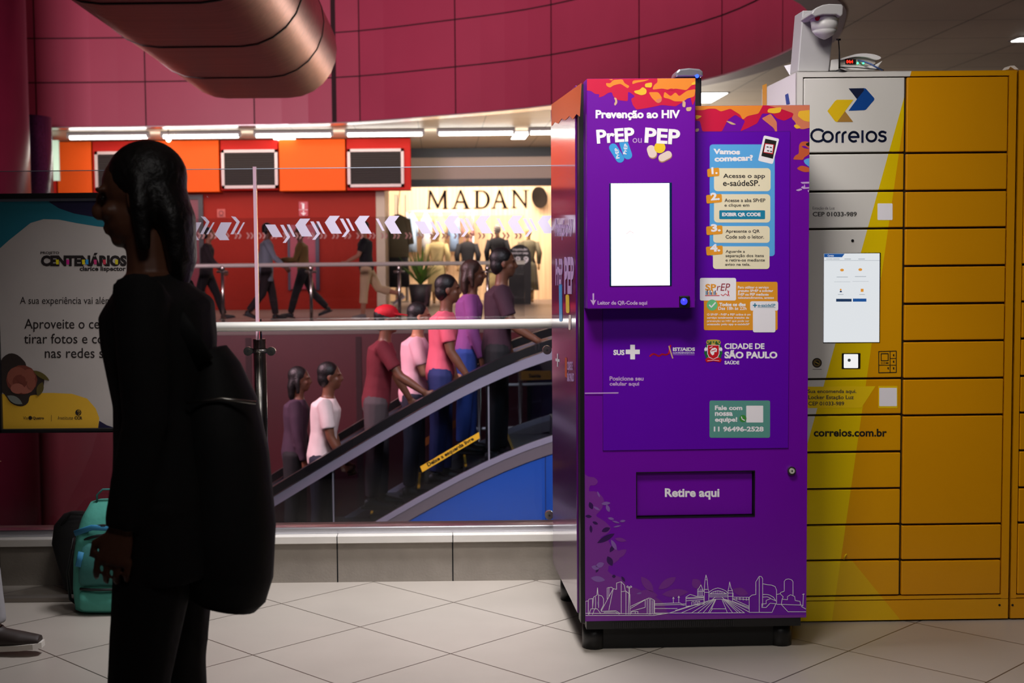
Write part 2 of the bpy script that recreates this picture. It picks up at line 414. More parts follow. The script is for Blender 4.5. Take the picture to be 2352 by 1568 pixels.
b = MB(); b.box(W(864, 500, YO).x, W(884, 500, YO).x, YO-0.02, YO+2.6, ZF, CEIL-0.3, mat('beige_pier', (176, 158, 140), 0.5)); b.build('wall_shop_left', kind='structure')
# upper bulkhead of orange and red boards
zb = W(700, 438, YO-0.5).z
def bulk(i, p0, p1, mt, dy=0.0, drop=0.0):
    b = MB(); b.box(W(p0, 400, YO-0.5).x+0.015, W(p1, 400, YO-0.5).x-0.015, YO-0.5+dy, YO, zb+drop, CEIL-0.02, mt); b.build('trim_%d' % i, kind='structure', bevel=0.01)
for i, (p0, p1, mt, dy, dr) in enumerate(((-300, 130, M_redpan, 0, 0), (130, 212, M_orange, 0, 0), (212, 355, M_redpan, 0, 0), (355, 505, M_orange, 0, 0), (505, 640, M_redpan, 0.03, 0.03), (640, 795, M_orange, 0, 0), (795, 945, M_redpan, 0.02, 0.0))):
    bulk(5+i, p0, p1, mt, dy, dr)
M_grille_frame = mat('grille_frame', (190, 170, 168), 0.4); M_grille = mat('grille_slats', (40, 31, 30), 0.6); M_grille_in = mat('grille_inside', (18, 13, 14), 0.8)
for (p0, p1, y0, y1), lb in (((220, 347, 347, 437), 'dark louvred air grille at the left end of the orange bulkhead'), ((510, 637, 343, 433), 'louvred air grille between two orange boards of the bulkhead'), ((799, 927, 341, 430), 'louvred air grille on the red board next to the lit shop')):
    A = W(p0, y1, YO-0.52); B = W(p1, y0, YO-0.52); y = YO-0.52
    t = thing('air_grille', ((A.x+B.x)/2, y, A.z), lb, 'vent', 'air grilles on the bulkhead')
    b = MB(); w_ = 0.06
    for q in ((A.x, B.x, A.z, A.z+w_), (A.x, B.x, B.z-w_, B.z), (A.x, A.x+w_, A.z, B.z), (B.x-w_, B.x, A.z, B.z)): b.box(q[0], q[1], y-0.03, y+0.02, q[2], q[3], M_grille_frame)
    b.build('frame', t)
    b = MB(); b.box(A.x+w_, B.x-w_, y+0.012, y+0.02, A.z+w_, B.z-w_, M_grille_in); b.build('backing', t)
    b = MB(); k = 14
    for i in range(k):
        z = A.z+w_+(B.z-A.z-2*w_)*(i+0.5)/k
        b.hexa([(A.x+w_, y-0.012, z-0.02), (B.x-w_, y-0.012, z-0.02), (B.x-w_, y+0.008, z+0.012), (A.x+w_, y+0.008, z+0.012), (A.x+w_, y-0.012, z-0.014), (B.x-w_, y-0.012, z-0.014), (B.x-w_, y+0.008, z+0.018), (A.x+w_, y+0.008, z+0.018)], M_grille)
    b.build('slats', t)
# doors and signs on the red wall
def on_far(px, py): return W(px, py, YO-0.03)
A = on_far(420, 705); B = on_far(456, 458)
b = MB(); b.box(A.x, B.x, YO-0.04, YO, ZF, B.z, mat('crimson_door', (112, 10, 34), 0.4)); b.build('door_1', kind='structure')
b = MB(); b.box(B.x, B.x+0.10, YO-0.08, YO, ZF, B.z+0.1, M_black); b.box(A.x-0.1, B.x, YO-0.08, YO, B.z, B.z+0.1, M_black); b.build('trim_13', kind='structure')
A = on_far(668, 664); B = on_far(724, 516)
t = thing('poster_panel', ((A.x+B.x)/2, YO-0.03, A.z), 'crimson panel with a navy edge on the red wall behind the walkers', 'panel')
b = MB(); b.box(A.x, B.x, YO-0.05, YO-0.001, A.z, B.z, mat('crimson_panel', (140, 14, 44), 0.4)); b.build('board', t)
b = MB(); b.box(B.x, B.x+0.08, YO-0.07, YO-0.001, A.z-0.02, B.z+0.02, mat('navy_edge', (22, 22, 48), 0.4)); b.box(A.x-0.05, A.x, YO-0.07, YO-0.001, A.z-0.02, B.z+0.02, mat('navy_edge', (22, 22, 48), 0.4)); b.build('frame', t)
M_signred = mat('sign_red', (176, 12, 36), 0.4); M_white = mat('white_print', (235, 232, 236), 0.5)
y = YO-0.02; fn = lambda px, py: W(px, py, YO-0.036); 
A, B = on_far(687, 496), on_far(707, 463)
t = thing('wall_sign', ((A.x+B.x)/2, y, A.z), 'red upright sign with a white fire extinguisher and down arrow on red wall', 'sign')
b = MB(); b.box(A.x, B.x, YO-0.03, YO-0.001, A.z, B.z, M_signred); b.build('plate', t)
b = MB(); shape(b, fn, rrect(694, 467, 699, 480, 1.5), M_white); shape(b, fn, [(691, 468), (694, 465), (694, 468)], M_white)
shape(b, fn, [(696, 484), (698.4, 484), (698.4, 490), (702, 487.5), (702, 490), (697.2, 494.5), (692.4, 490), (692.4, 487.5), (696, 490)], M_white)
stroke(b, fn, [(687, 481.5), (707, 481.5)], 0.8, M_white); b.build('pictogram', t)
A, B = on_far(499, 499), on_far(517, 480)
t = thing('wall_sign', ((A.x+B.x)/2, y, A.z), 'small square red sign with a ring symbol beside the crimson door', 'sign')
b = MB(); b.box(A.x, B.x, YO-0.03, YO-0.001, A.z, B.z, mat('sign_pale_red', (190, 80, 70), 0.5)); b.build('plate', t)
b = MB(); stroke(b, fn, circ(508, 489.5, 5, 5, 14), 2, mat('sign_deep_red', (110, 16, 14), 0.5), True); stroke(b, fn, [(502, 496), (514, 496)], 1.2, _M['sign_deep_red']); b.build('pictogram', t)
# left columns
M_col = mat('column_maroon', (72, 12, 30), 0.3, vary=0.1, vscale=2)
M_col2 = mat('column_mosaic', (58, 30, 66), 0.22, vary=0.3, vscale=22)
b = MB(); r_ = 0.9; x = W(62, 300, 21.5).x-r_; b.tube([(x, 21.5, -5), (x, 21.5, 9)], r_, M_col, seg=40); b.build('wall_column_red', kind='structure')
b = MB(); r_ = 0.6; x = W(118, 360, 23.8).x-r_; b.tube([(x, 23.8, ZF), (x, 23.8, CEIL)], r_, M_col2, seg=40); b.build('wall_column_purple', kind='structure')
A, B = W(118, 415, 27.5), W(134, 322, 27.5)
t = thing('hanging_sign', ((A.x+B.x)/2, 27.5, A.z), 'narrow pale green hanging sign beside the purple column', 'sign')
b = MB(); b.box(A.x, B.x, 27.48, 27.56, A.z, B.z, mat('pale_green', (176, 205, 188), 0.5, emit=(170, 205, 190), es=0.25)); b.build('board', t)
b = MB(); b.box(A.x+0.02, A.x+0.05, 27.5, 27.54, B.z, CEIL, M_dark); b.build('hanger', t)
# --- tube lights under the far ceiling
M_tube = emis('tube_glow', (255, 250, 240), 12.0); M_house = mat('lamp_housing', (96, 90, 94), 0.5)
YL = 26.7
def tubelamp(p0, p1, lb):
    A, B = W(p0, 306, YL), W(p1, 306, YL); L_ = B.x-A.x
    t = thing('ceiling_light', ((A.x+B.x)/2, YL, 3.86), lb, 'lamp', 'tube lights in a row under the far ceiling')
    b = MB(); b.box(A.x, B.x, YL-0.09, YL+0.09, 3.93, 3.995, M_house); b.box(A.x, A.x+0.05, YL-0.08, YL+0.08, 3.88, 3.94, M_house); b.box(B.x-0.05, B.x, YL-0.08, YL+0.08, 3.88, 3.94, M_house); b.build('housing', t, bevel=0.008)
    b = MB(); b.tube([(A.x+0.05, YL, 3.905), (B.x-0.05, YL, 3.905)], 0.045, M_tube, seg=10); b.build('tube', t)
for (p0, p1), lb in zip(((155, 343), (370, 553), (583, 765), (793, 975), (1003, 1183), (1213, 1395)), ('dim tube light under the ceiling by the purple column', 'tube light above the left orange board of the bulkhead', 'tube light above the middle louvred air grille', 'tube light above the right louvred air grille by the shop', 'tube light above the letters of the lit shop', 'tube light cut off by the purple vending machine')):
    tubelamp(p0, p1, lb)
def panel_light(px, py, Y, sx, sy, lb, es=8):
    p = W(px, py, Y); p = WZ(px, py, CEIL-0.02)
    t = thing('ceiling_panel_light', (p.x, p.y, CEIL-0.02), lb, 'lamp', 'square ceiling lights')
    b = MB(); b.box(p.x-sx/2-0.03, p.x+sx/2+0.03, p.y-sy/2-0.03, p.y+sy/2+0.03, CEIL-0.012, CEIL-0.001, M_house); b.build('frame', t)
    b = MB(); b.box(p.x-sx/2, p.x+sx/2, p.y-sy/2, p.y+sy/2, CEIL-0.02, CEIL-0.012, emis('panel_glow', (255, 252, 245), 6.0)); b.build('diffuser', t)
panel_light(1195, 312, 27.8, 0.30, 1.6, 'small square ceiling light above the shop fascia')
panel_light(655, 321, 28.3, 0.45, 0.5, 'small square ceiling light above the orange board')
panel_light(1622, 226, 21, 0.42, 1.3, 'bright ceiling light seen between vending machine and locker')
panel_light(2390, 92, 16, 0.6, 0.25, 'bright ceiling light at the right edge above the locker')
# bare bulb
p = W(387, 320, 26.4)
t = thing('light_bulb', tuple(p), 'small glowing round bulb hanging under the second tube light', 'lamp')
b = MB(); b.ball(p, 0.05, emis('bulb_glow', (255, 232, 190), 22)); b.build('bulb', t)
b = MB(); b.tube([p+Vector((0, 0, 0.045)), (p.x, p.y, CEIL)], 0.012, M_house, seg=6); b.build('stem', t)
# ================================================================== THE SHOP
YS, YB = 31.5, 34.0
M_wood = mat('shop_wood', (232, 196, 152), 0.45, vary=0.22, vscale=3.0, stretch=(6, 6, 0.15))
M_beige = mat('shop_beige', (196, 176, 160), 0.5); M_navy = mat('shop_navy', (26, 28, 42), 0.4)
x0, x1 = W(884, 500, YS).x, 4.6
b = MB(); b.box(x0, x1+1, YB, YB+0.1, ZF, CEIL, M_wood); b.build('wall_shop_back', kind='structure')
b = MB(); b.box(x1, x1+0.1, YS, YB, ZF, CEIL, M_beige); b.build('wall_shop_right', kind='structure')
z = lambda py: W(1000, py, YS).z
b = MB(); b.box(xe-0.5, x1, YS-0.02, YS+0.15, z(412), z(362), M_beige); b.build('trim_20', kind='structure')
b = MB(); b.box(xe-0.5, x1, YS-0.06, YS+0.15, z(429), z(412), M_navy); b.build('trim_21', kind='structure')
b = MB(); b.box(xe-0.5, x1, YS-0.06, YS+0.15, z(362), CEIL, M_navy); b.build('trim_22', kind='structure')
b = MB(); b.box(x0, x0+0.06, YS-0.06, YS+0.1, ZF, z(429), M_navy); b.build('trim_23', kind='structure')
# black roman letters MADAN
YM = YB-0.05; fn = lambda px, py: W(px, py, YM)
M_letter = mat('sign_black', (6, 6, 6), 0.9, spec=0.1)
SER = {'M': [[(0.07, 0), (0.01, 1), (0.09, 1), (0.15, 0.1)], [(0.06, 0), (0.16, 0), (0.56, 0.85), (0.48, 0.98)], [(0.85, 0), (0.96, 0), (0.54, 0.98), (0.46, 0.9)], [(0.82, 0), (0.95, 0), (0.98, 1), (0.84, 1)], [(0, 0), (0.16, 0), (0.16, 0.03), (0, 0.03)], [(0.82, 0), (1, 0), (1, 0.03), (0.82, 0.03)], [(-0.05, 0.97), (0.15, 0.97), (0.15, 1), (-0.05, 1)], [(0.76, 0.97), (1.05, 0.97), (1.05, 1), (0.76, 1)]],
       'A': [[(0.44, 0), (0.5, 0.08), (0.18, 1), (0.10, 1)], [(0.44, 0.02), (0.5, -0.03), (0.92, 1), (0.74, 1)], [(0.27, 0.60), (0.66, 0.60), (0.67, 0.67), (0.25, 0.67)], [(0, 0.97), (0.28, 0.97), (0.28, 1), (0, 1)], [(0.62, 0.97), (1, 0.97), (1, 1), (0.62, 1)]],
       'N': [[(0.11, 0), (0.19, 0), (0.19, 1), (0.11, 1)], [(0.06, 0), (0.22, 0), (0.86, 0.9), (0.86, 1.04)], [(0.78, 0), (0.87, 0), (0.87, 1.02), (0.78, 0.98)], [(0, 0), (0.2, 0), (0.2, 0.03), (0, 0.03)], [(0.68, 0), (1, 0), (1, 0.03), (0.68, 0.03)], [(0.02, 0.97), (0.3, 0.97), (0.3, 1), (0.02, 1)]]}
t = thing('shop_sign', (0.7, YM, fn(1100, 480).z), 'black roman capitals of the shop name on the lit wooden wall', 'sign')
for ch, a0, a1, c0, c1 in (('M', 983, 1027, 437, 479), ('A', 1037, 1081, 436, 479), ('D', 1088, 1126, 437, 478), ('A', 1128, 1168, 436, 478), ('N', 1174, 1215, 436, 477)):
    b = MB(); vec = Vector((0, 0.045, 0))
    if ch == 'D':
        P = lambda u, v: fn(a0+(a1-a0)*u, c0+(c1-c0)*v)
        outer = [(0.12, 0), (0.5, 0)]+[(0.5+0.48*math.sin(k*math.pi/12), 0.5-0.5*math.cos(k*math.pi/12)) for k in range(1, 12)]+[(0.5, 1), (0.12, 1)]
        inner = [(0.28, 0.06), (0.48, 0.06)]+[(0.48+0.33*math.sin(k*math.pi/12), 0.5-0.44*math.cos(k*math.pi/12)) for k in range(1, 12)]+[(0.48, 0.94), (0.28, 0.94)]
        for i in range(len(outer)):
            j = (i+1) % len(outer); q = [P(*outer[i]), P(*outer[j]), P(*inner[j]), P(*inner[i])]; b.prism(q, vec, M_letter)
        b.prism([P(*q) for q in ((0, 0), (0.2, 0), (0.2, 0.03), (0, 0.03))], vec, M_letter); b.prism([P(*q) for q in ((0, 0.97), (0.2, 0.97), (0.2, 1), (0, 1))], vec, M_letter)
    else:
        for q in SER[ch]: b.prism([fn(a0+(a1-a0)*u, c0+(c1-c0)*v) for u, v in q], vec, M_letter)
    b.build('letter', t)
# wall fan
p = W(1241, 453, YB-0.35)
t = thing('wall_fan', tuple(p), 'black round fan on the shop wall right of the black capitals', 'fan')
ax = Vector((-0.75, -0.55, -0.15)).normalized()
b = MB(); b.disc(p, ax, 0.27, M_black, 0.05, 24); b.build('guard', t)
b = MB(); b.ball(p-ax*0.12, (0.09, 0.09, 0.09), mat('fan_motor', (60, 52, 46), 0.5)); b.build('motor', t)
b = MB(); b.tube([p-ax*0.14, (p.x+0.16, YB, p.z-0.05)], 0.025, M_black); b.build('bracket', t)
# clothes rails with garments, mannequins, plant, board
M_cream = mat('cream_cloth', (205, 184, 124), 0.8, bump=0.3, bscale=14); M_blackcloth = mat('black_cloth', (22, 21, 24), 0.85, bump=0.3, bscale=14)
M_olive = mat('olive_cloth', (104, 96, 72), 0.85, bump=0.3, bscale=14); M_greycloth = mat('grey_cloth', (96, 92, 92), 0.85, bump=0.3, bscale=14)
M_mskin = mat('mannequin_wood', (196, 158, 106), 0.45)
M_whitemetal = mat('white_metal', (238, 232, 222), 0.35)
p0, p1 = W(935, 486, YB-0.5), W(1086, 484, YB-0.5)
t = thing('clothes_rail', ((p0.x+p1.x)/2, YB-0.5, ZF), 'white clothes rail against the wooden shop wall below the capitals', 'rack')
b = MB(); b.tube([p0, p1], 0.03, M_whitemetal); b.build('bar', t)
for p in (p0, p1): b = MB(); b.tube([(p.x, p.y, ZF), p], 0.025, M_whitemetal); b.build('post', t)
gcols = [('pale_blue', (176, 200, 222), 'pale blue'), ('white', (228, 226, 222), 'white'), ('cream', (216, 196, 150), 'cream'), ('sky', (150, 178, 210), 'sky blue'), ('rose', (206, 150, 140), 'rose')]
for i, (nm, c_, wd_) in enumerate(gcols):
    x = p0.x+0.12+(p1.x-p0.x-0.24)*i/4; ztop = p0.z-0.06
    t = thing('hanging_shirt', (x, YB-0.5, ztop), wd_+' garment on a hanger on the white rail of the shop', 'clothing', 'garments on the white shop rail')
    b = MB(); b.tube([(x, YB-0.5, ztop+0.03), (x, YB-0.5, ztop-0.10), (x, YB-0.5, ztop-0.5), (x, YB-0.5, ztop-0.95)], [(0.03, 0.03), (0.11, 0.05), (0.11, 0.06), (0.12, 0.07)], mat(nm+'_garment', c_, 0.8, bump=0.3, bscale=10), seg=14); b.build('body', t)
    for s in (-1, 1): b = MB(); b.tube([(x+s*0.09, YB-0.5, ztop-0.12), (x+s*0.13, YB-0.5, ztop-0.55)], [0.045, 0.04], _M[nm+'_garment']); b.build('sleeve', t)
    b = MB(); b.tube([(x, YB-0.5, ztop+0.02), (x+0.02, YB-0.5, ztop+0.07), (x, YB-0.5, ztop+0.09)], 0.006, M_steel); b.build('hook', t)
def frame_stand(px0, px1, y0, y1, lb, yo=1.25):
    A, B = W(px0, y1, YB-yo), W(px1, y0, YB-yo)
    t = thing('display_frame', ((A.x+B.x)/2, YB-yo, ZF), lb, 'rack')
    b = MB(); b.tube([(A.x, A.y, ZF), (A.x, A.y, B.z), (B.x, A.y, B.z), (B.x, A.y, ZF)], 0.022, mat('frame_grey', (120, 110, 98), 0.4), seg=6); b.build('loop', t)
    b = MB(); b.box(A.x-0.05, B.x+0.05, A.y-0.15, A.y+0.15, ZF, ZF+0.03, _M['frame_grey']); b.build('base', t)
frame_stand(889, 908, 447, 700, 'grey metal display frame by the navy post at the left of the shop')
frame_stand(916, 931, 447, 700, 'narrow grey metal display frame behind the dark hanging coat', 0.95)
def mannequin(px, Y, lb, head=None, top=M_blackcloth, skirt=M_greycloth, s=1.0, face=0.0):
    x = W(px, 600, Y).x
    t = thing('mannequin', (x, Y, ZF), lb, 'mannequin', 'dressed mannequins in the shop')
    z = lambda q: ZF+q*s
    if head: b = MB(); b.ball((x, Y, z(1.66)), (0.085, 0.10, 0.125), head); b.tube([(x, Y, z(1.44)), (x, Y, z(1.6))], 0.05, M_mskin); b.build('head', t)
    b = MB(); b.tube([(x, Y, z(1.47)), (x, Y, z(1.42)), (x, Y, z(1.30)), (x, Y, z(1.05)), (x, Y, z(0.92))], [(0.08, 0.06), (0.19, 0.10), (0.19, 0.13), (0.14, 0.11), (0.18, 0.13)], top, seg=16); b.build('blouse', t)
    for q in (-1, 1): b = MB(); b.tube([(x+q*0.19, Y, z(1.41)), (x+q*0.26, Y-0.02, z(1.15)), (x+q*0.24, Y-0.06, z(0.9))], [0.065, 0.07, 0.045], top); b.build('sleeve', t)
    for q in (-1, 1): b = MB(); b.ball((x+q*0.24, Y-0.06, z(0.83)), (0.03, 0.04, 0.08), M_mskin); b.build('hand', t)
    b = MB(); b.tube([(x, Y, z(0.98)), (x, Y, z(0.85)), (x, Y, z(0.5)), (x, Y, z(0.28))], [(0.15, 0.12), (0.2, 0.15), (0.23, 0.18), (0.25, 0.2)], skirt, seg=18); b.build('skirt', t)
    for q in (-1, 1): b = MB(); b.tube([(x+q*0.08, Y, z(0.3)), (x+q*0.08, Y, z(0.06))], [0.05, 0.035], M_mskin); b.ball((x+q*0.08, Y-0.05, z(0.035)), (0.04, 0.11, 0.035), M_mskin); b.build('leg', t)
    return t
M_stripe = mat('turban_stripe', (200, 190, 176), 0.6)
nt, bs = nodes_of(M_stripe); v = dotline(nt, (0.3, 0, 1), 0, 0); w_ = mth(nt, 'SINE', mth(nt, 'MULTIPLY', v, 120)); 
nt.links.new(mixc(nt, mth(nt, 'GREATER_THAN', w_, 0.1), rgb(214, 204, 190), rgb(30, 26, 26)), bs.inputs['Base Color'])
mannequin(1004, 31.9, 'mannequin in a cream blouse and pleated cream skirt behind the plant', M_mskin, M_cream, M_cream)
mannequin(1074, 32.4, 'mannequin in a black top and grey skirt, third from the left in the shop', M_mskin, M_blackcloth, M_greycloth)
mannequin(1143, 31.9, 'mannequin with a striped head wrap and black blouse', M_stripe, M_blackcloth, M_cream, s=1.06)
mannequin(1214, 32.2, 'mannequin in olive clothes at the right end of the shop', M_mskin, M_olive, M_olive, s=1.02)
p = W(914, 492, 31.2)
t = thing('hanging_coat', tuple(p), 'dark olive coat on a hanger in front of the navy shop post', 'clothing')
b = MB(); q = p
b.tube([(q.x, q.y, q.z), (q.x, q.y, q.z-0.10), (q.x, q.y, q.z-0.5), (q.x, q.y, q.z-1.0)], [(0.05, 0.04), (0.24, 0.08), (0.26, 0.12), (0.24, 0.12)], M_olive, seg=16); b.build('coat', t)
for s_ in (-1, 1): b = MB(); b.tube([(q.x+s_*0.2, q.y, q.z-0.12), (q.x+s_*0.3, q.y-0.03, q.z-0.7)], [0.09, 0.07], M_olive); b.build('sleeve', t)
b = MB(); b.tube([(q.x, q.y, q.z-1.0), (q.x, q.y, q.z-1.7)], [(0.23, 0.12), (0.26, 0.13)], M_blackcloth, seg=16); b.build('skirt', t)
b = MB(); b.tube([(q.x, q.y, q.z-0.02), (q.x, q.y, q.z+0.12), (q.x+0.05, YS+0.1, W(914, 425, 31.2).z)], 0.01, M_steel, seg=6); b.build('hook', t)
p = W(966, 690, 30.0)
t = thing('potted_plant', (p.x, 30.0, ZF), 'spiky green plant in a dark pot in front of the cream mannequin', 'plant')
b = MB(); b.tube([(p.x, 30, ZF), (p.x, 30, ZF+0.5)], [0.2, 0.27], mat('dark_pot', (34, 32, 38), 0.5), seg=18); b.build('pot', t)
b = MB(); M_leaf = mat('leaf_green', (78, 118, 38), 0.45, vary=0.25, vscale=3)
for i in range(30):
    a = 2*math.pi*i*0.382+0.3; tilt = 0.15+0.75*(i/30); L_ = 0.95-0.25*(i/30)+random.uniform(-.1, .1); base = Vector((p.x, 30, ZF+0.48))
    d = Vector((math.cos(a)*math.sin(tilt), math.sin(a)*math.sin(tilt), math.cos(tilt))); sd = Vector((-math.sin(a), math.cos(a), 0)); pts = []
    for k in range(6):
        u = k/5; c_ = base + d*(L_*u) + Vector((0, 0, -0.22*L_*u*u*math.sin(tilt))); w_ = 0.045*(1-u)**0.6*(0.5+u) if k else 0.02; pts.append((c_-sd*w_, c_+sd*w_, c_+Vector((0, 0, -0.012))))
    for k in range(5): b.poly([pts[k][0], pts[k][2], pts[k+1][2], pts[k+1][0]], M_leaf); b.poly([pts[k][2], pts[k][1], pts[k+1][1], pts[k+1][2]], M_leaf)
b.build('leaves', t)
fn = lambda px, py: W(px, py, 30.8)
t = thing('price_board', (fn(1194, 660).x, 30.8, ZF), 'black round-topped promotion board with white writing and 29,9 price', 'sign')
pts = [(1168, 690), (1168, 590)]+[(1194-26*math.cos(k*math.pi/10), 588-27*math.sin(k*math.pi/10)) for k in range(1, 10)]+[(1220, 590), (1220, 690)]
b = MB(); b.prism([fn(*q) for q in pts], (0, 0.05, 0), mat('board_black', (18, 18, 20), 0.5)); b.build('board', t)
fn2 = lambda px, py: W(px, py, 30.79); b = MB()
text(b, fn2, 'Liquidação', 1178, 570, 1211, 576, M_white, 0.03); text(b, fn2, 'qualquer peça', 1175, 578, 1213, 584.5, M_white, 0.02); text(b, fn2, '29,9', 1171, 589, 1214, 607, M_white, 0.02); b.build('lettering', t)
b = MB(); q = fn(1194, 690); b.box(q.x-0.25, q.x+0.25, 30.7, 31.0, ZF, q.z, _M['board_black']); b.build('base', t)
# ================================================================== FAR BALUSTRADE
YR = 23.05
zr = W(800, 607, YR).z
t = thing('balustrade', (-2.5, YR, ZF), 'steel handrail on posts along the far edge of the opening', 'railing')
b = MB(); b.tube([(-14, YR, zr), (W(1205, 605, YR).x, YR, zr)], 0.034, M_satin, seg=12); b.build('handrail', t)
for px in (300, 511, 714, 917, 1120):
    x = W(px, 640, YR).x
    b = MB(); b.tube([(x, YR, ZF), (x, YR, zr-0.03)], 0.03, M_steel, seg=10); pst = b.build('post', t)
    zc = W(px, 624, YR).z
    b = MB(); b.ball((x, YR, zc+0.06), (0.045, 0.045, 0.07), M_steel); b.tube([(x-0.1, YR, zc), (x+0.1, YR, zc)], 0.022, M_steel, seg=8); b.build('clamp', pst)
x1_ = W(1205, 605, YR).x
zt2 = W(800, 498, YR).z
b = MB(); b.box(-14, x1_, YR+0.055, YR+0.067, ZF+0.05, zt2, M_farglass); gp = b.build('glass_pane', t)
b = MB(); M_fchev = mat('decal_brown', (176, 130, 116), 0.5)
fn = lambda px, py: W(px, py, YR+0.052)
k = 0
for px in range(425, 1205, 28):
    for d in (0, 9):
        shape(b, fn, [(px+d, 534), (px+d+4, 534), (px+d+9, 541), (px+d+5, 548), (px+d+1, 548), (px+d+5, 541)], M_fchev)
b.build('chevron_print', gp, kind='stuff')
# ================================================================== NEAR GLASS WALL
YG = YW+0.06
zg0, zg1 = zt, W(900, 385, YG).z
xj = W(589, 600, YG).x
M_decal = mat('chevron_decal', (204, 194, 214), 0.5)
big = [(45, 0), (135, 0), (92, 55), (155, 160), (60, 160), (0, 60)]
thin = [(135, 25), (165, 25), (225, 135), (180, 190), (153, 190), (195, 135)]
slash = [(190, 25), (215, 25), (270, 135), (250, 135)]
Lbig = [(55, 0), (152, 0), (97, 107), (131, 160), (45, 160), (0, 110)]
Lthin = [(145, -55), (185, -50), (225, -5), (167, 107), (140, 107), (195, 0)]
Lsl = [(255, 0), (271, 0), (213, 107), (195, 107)]
fn = lambda px, py: W(px, py, YG-0.008)
def decals(items, par):
    for ox, oy, kind in items:
        for sh in kind: b = MB(); shape(b, fn, [(ox+0.2551*x, oy+0.2551*y) for x, y in sh], M_decal); b.build('chevron_decal', par)
par_ = [(0, 0), (90, 0), (158, 113), (70, 113)]; pth = [(135, 3), (165, 3), (225, 112), (185, 165), (158, 165), (195, 112)]; psl = [(195, 0), (220, 0), (275, 110), (252, 110)]
def bolt(par, px, py):
    b = MB(); c = W(px, py, YG-0.012); b.disc(c, (0, -1, 0), 0.02, M_steel, 0.022, 18); b.disc(c+Vector((0, -0.022, 0)), (0, -1, 0), 0.012, M_steel, 0.004, 14); b.disc(c+Vector((0, -0.026, 0)), (0, -1, 0), 0.005, M_dark, 0.0006, 8); b.build('bolt', par)
for x0_, x1_, lb, it, bl in ((xj-2.6, xj-0.008, 'clear glass panel left of the steel joint with left-leaning white chevrons', [(424-69.5*k, 510.5, (Lbig, Lthin, Lsl)) for k in (1, 2)]+[(424, 510.5, (Lbig, Lthin, Lsl)), (493.5, 510.5, (Lbig, Lthin, Lsl))], [(571, 806)]),
                      (xj+0.008, W(1290, 700, YG).x, 'large clear glass panel over the plinth beside the purple machine', [(609, 515.5, (par_, pth, psl)), (678, 502, (big, thin, slash)), (746, 495.5, (big, thin, slash)), (814.5, 495.5, (big, slash)), (883, 495.5, (big,)), (952, 508, (par_, pth, psl)), (1020, 495, (big, thin, slash)), (1092, 495, (big, slash)), (1166, 495, (big, thin, slash)), (1235, 495, (big,))], [(624, 806), (1256, 803), (1261, 1181)]),
                      (W(1290, 700, YG).x+0.016, W(1290, 700, YG).x+2.2, 'glass panel of the row directly behind the purple machine', [(1309, 495, (big, thin, slash))], [])):
    t = thing('glass_balustrade', ((x0_+x1_)/2, YG, zg0), lb, 'glass barrier', 'clear glass panels standing on the plinth')
    b = MB(); b.box(x0_, x1_, YG-0.006, YG+0.006, zg0+0.01, zg1, M_glass); pn = b.build('pane', t)
    b = MB(); b.box(x0_, x1_, YG-0.0065, YG+0.0065, zg1, zg1+0.003, mat('glass_edge', (168, 176, 190), 0.3)); b.build('edge', t)
    decals(it, t)
    for q in bl: bolt(t, *q)
# joint profile and post
t = thing('balustrade_post', (xj, YG, 0), 'steel post with clamp arms at the joint of the glass panels', 'post')
zp = W(590, 780, YG).z
b = MB(); b.box(xj-0.007, xj+0.007, YG-0.012, YG+0.012, zp, zg1+0.01, mat('joint_seal', (214, 176, 192), 0.25)); b.build('joint_strip', t)
b = MB(); b.tube([(xj, YG+0.05, zg0-0.02), (xj, YG+0.05, zp)], 0.030, M_steel, seg=18); b.tube([(xj, YG+0.05, zp), (xj, YG+0.05, zp+0.09)], 0.012, M_steel, seg=10); b.build('post', t)
zc = W(597, 806, YG).z
b = MB(); b.tube([(xj-0.055, YG+0.02, zc), (xj+0.07, YG+0.02, zc)], 0.012, M_steel, seg=10); b.build('clamp_arm', t)
# handrail in front of the glass
YH = YW-0.10; zh = W(900, 746.5, YH).z
t = thing('handrail', (0, YH, zh), 'thick satin steel handrail running in front of the glass panels', 'railing')
b = MB(); b.tube([(-5, YH, zh), (3.2, YH, zh)], 0.021, M_satin, seg=20); b.build('rail', t)
for px in (590, 1345, -170):
    x = W(px, 750, YH).x; b = MB(); b.tube([(x, YH, zh-0.01), (x, YG-0.009, zh-0.012)], 0.009, M_steel, seg=8); b.build('bracket', t)
# ================================================================== ESCALATOR
YE0, YE1 = 11.0, 12.25
M_ebal = glass('escalator_glass', (205, 215, 220)); M_rubber = mat('handrail_rubber', (16, 15, 17), 0.35)
M_deck = mat('escalator_deck', (150, 136, 142), 0.3, metal=0.6); M_deck2 = mat('escalator_deck_light', (172, 164, 182), 0.32, metal=0.5)
M_blue = mat('blue_cladding', (26, 72, 156), 0.42, vary=0.06, vscale=0.7); M_step = mat('step_metal', (62, 58, 60), 0.4, metal=0.6)
M_yel = mat('yellow_print', (226, 170, 34), 0.5)
XL = 0.915; TAN = 0.603
def est(x):
    """height of the step line"""
    a = (x-XL)*TAN; k = 0.28
    return -math.log(1+math.exp(-a/k))*k if a > -8 else a
xs_ = [-6.5+0.18*i for i in range(0, 46)]
xs_ = [x for x in xs_ if x < 1.7]
esc = thing('escalator', (-1.5, (YE0+YE1)/2, est(-1.5)), 'escalator with black handrails climbing to the right behind the glass', 'escalator')
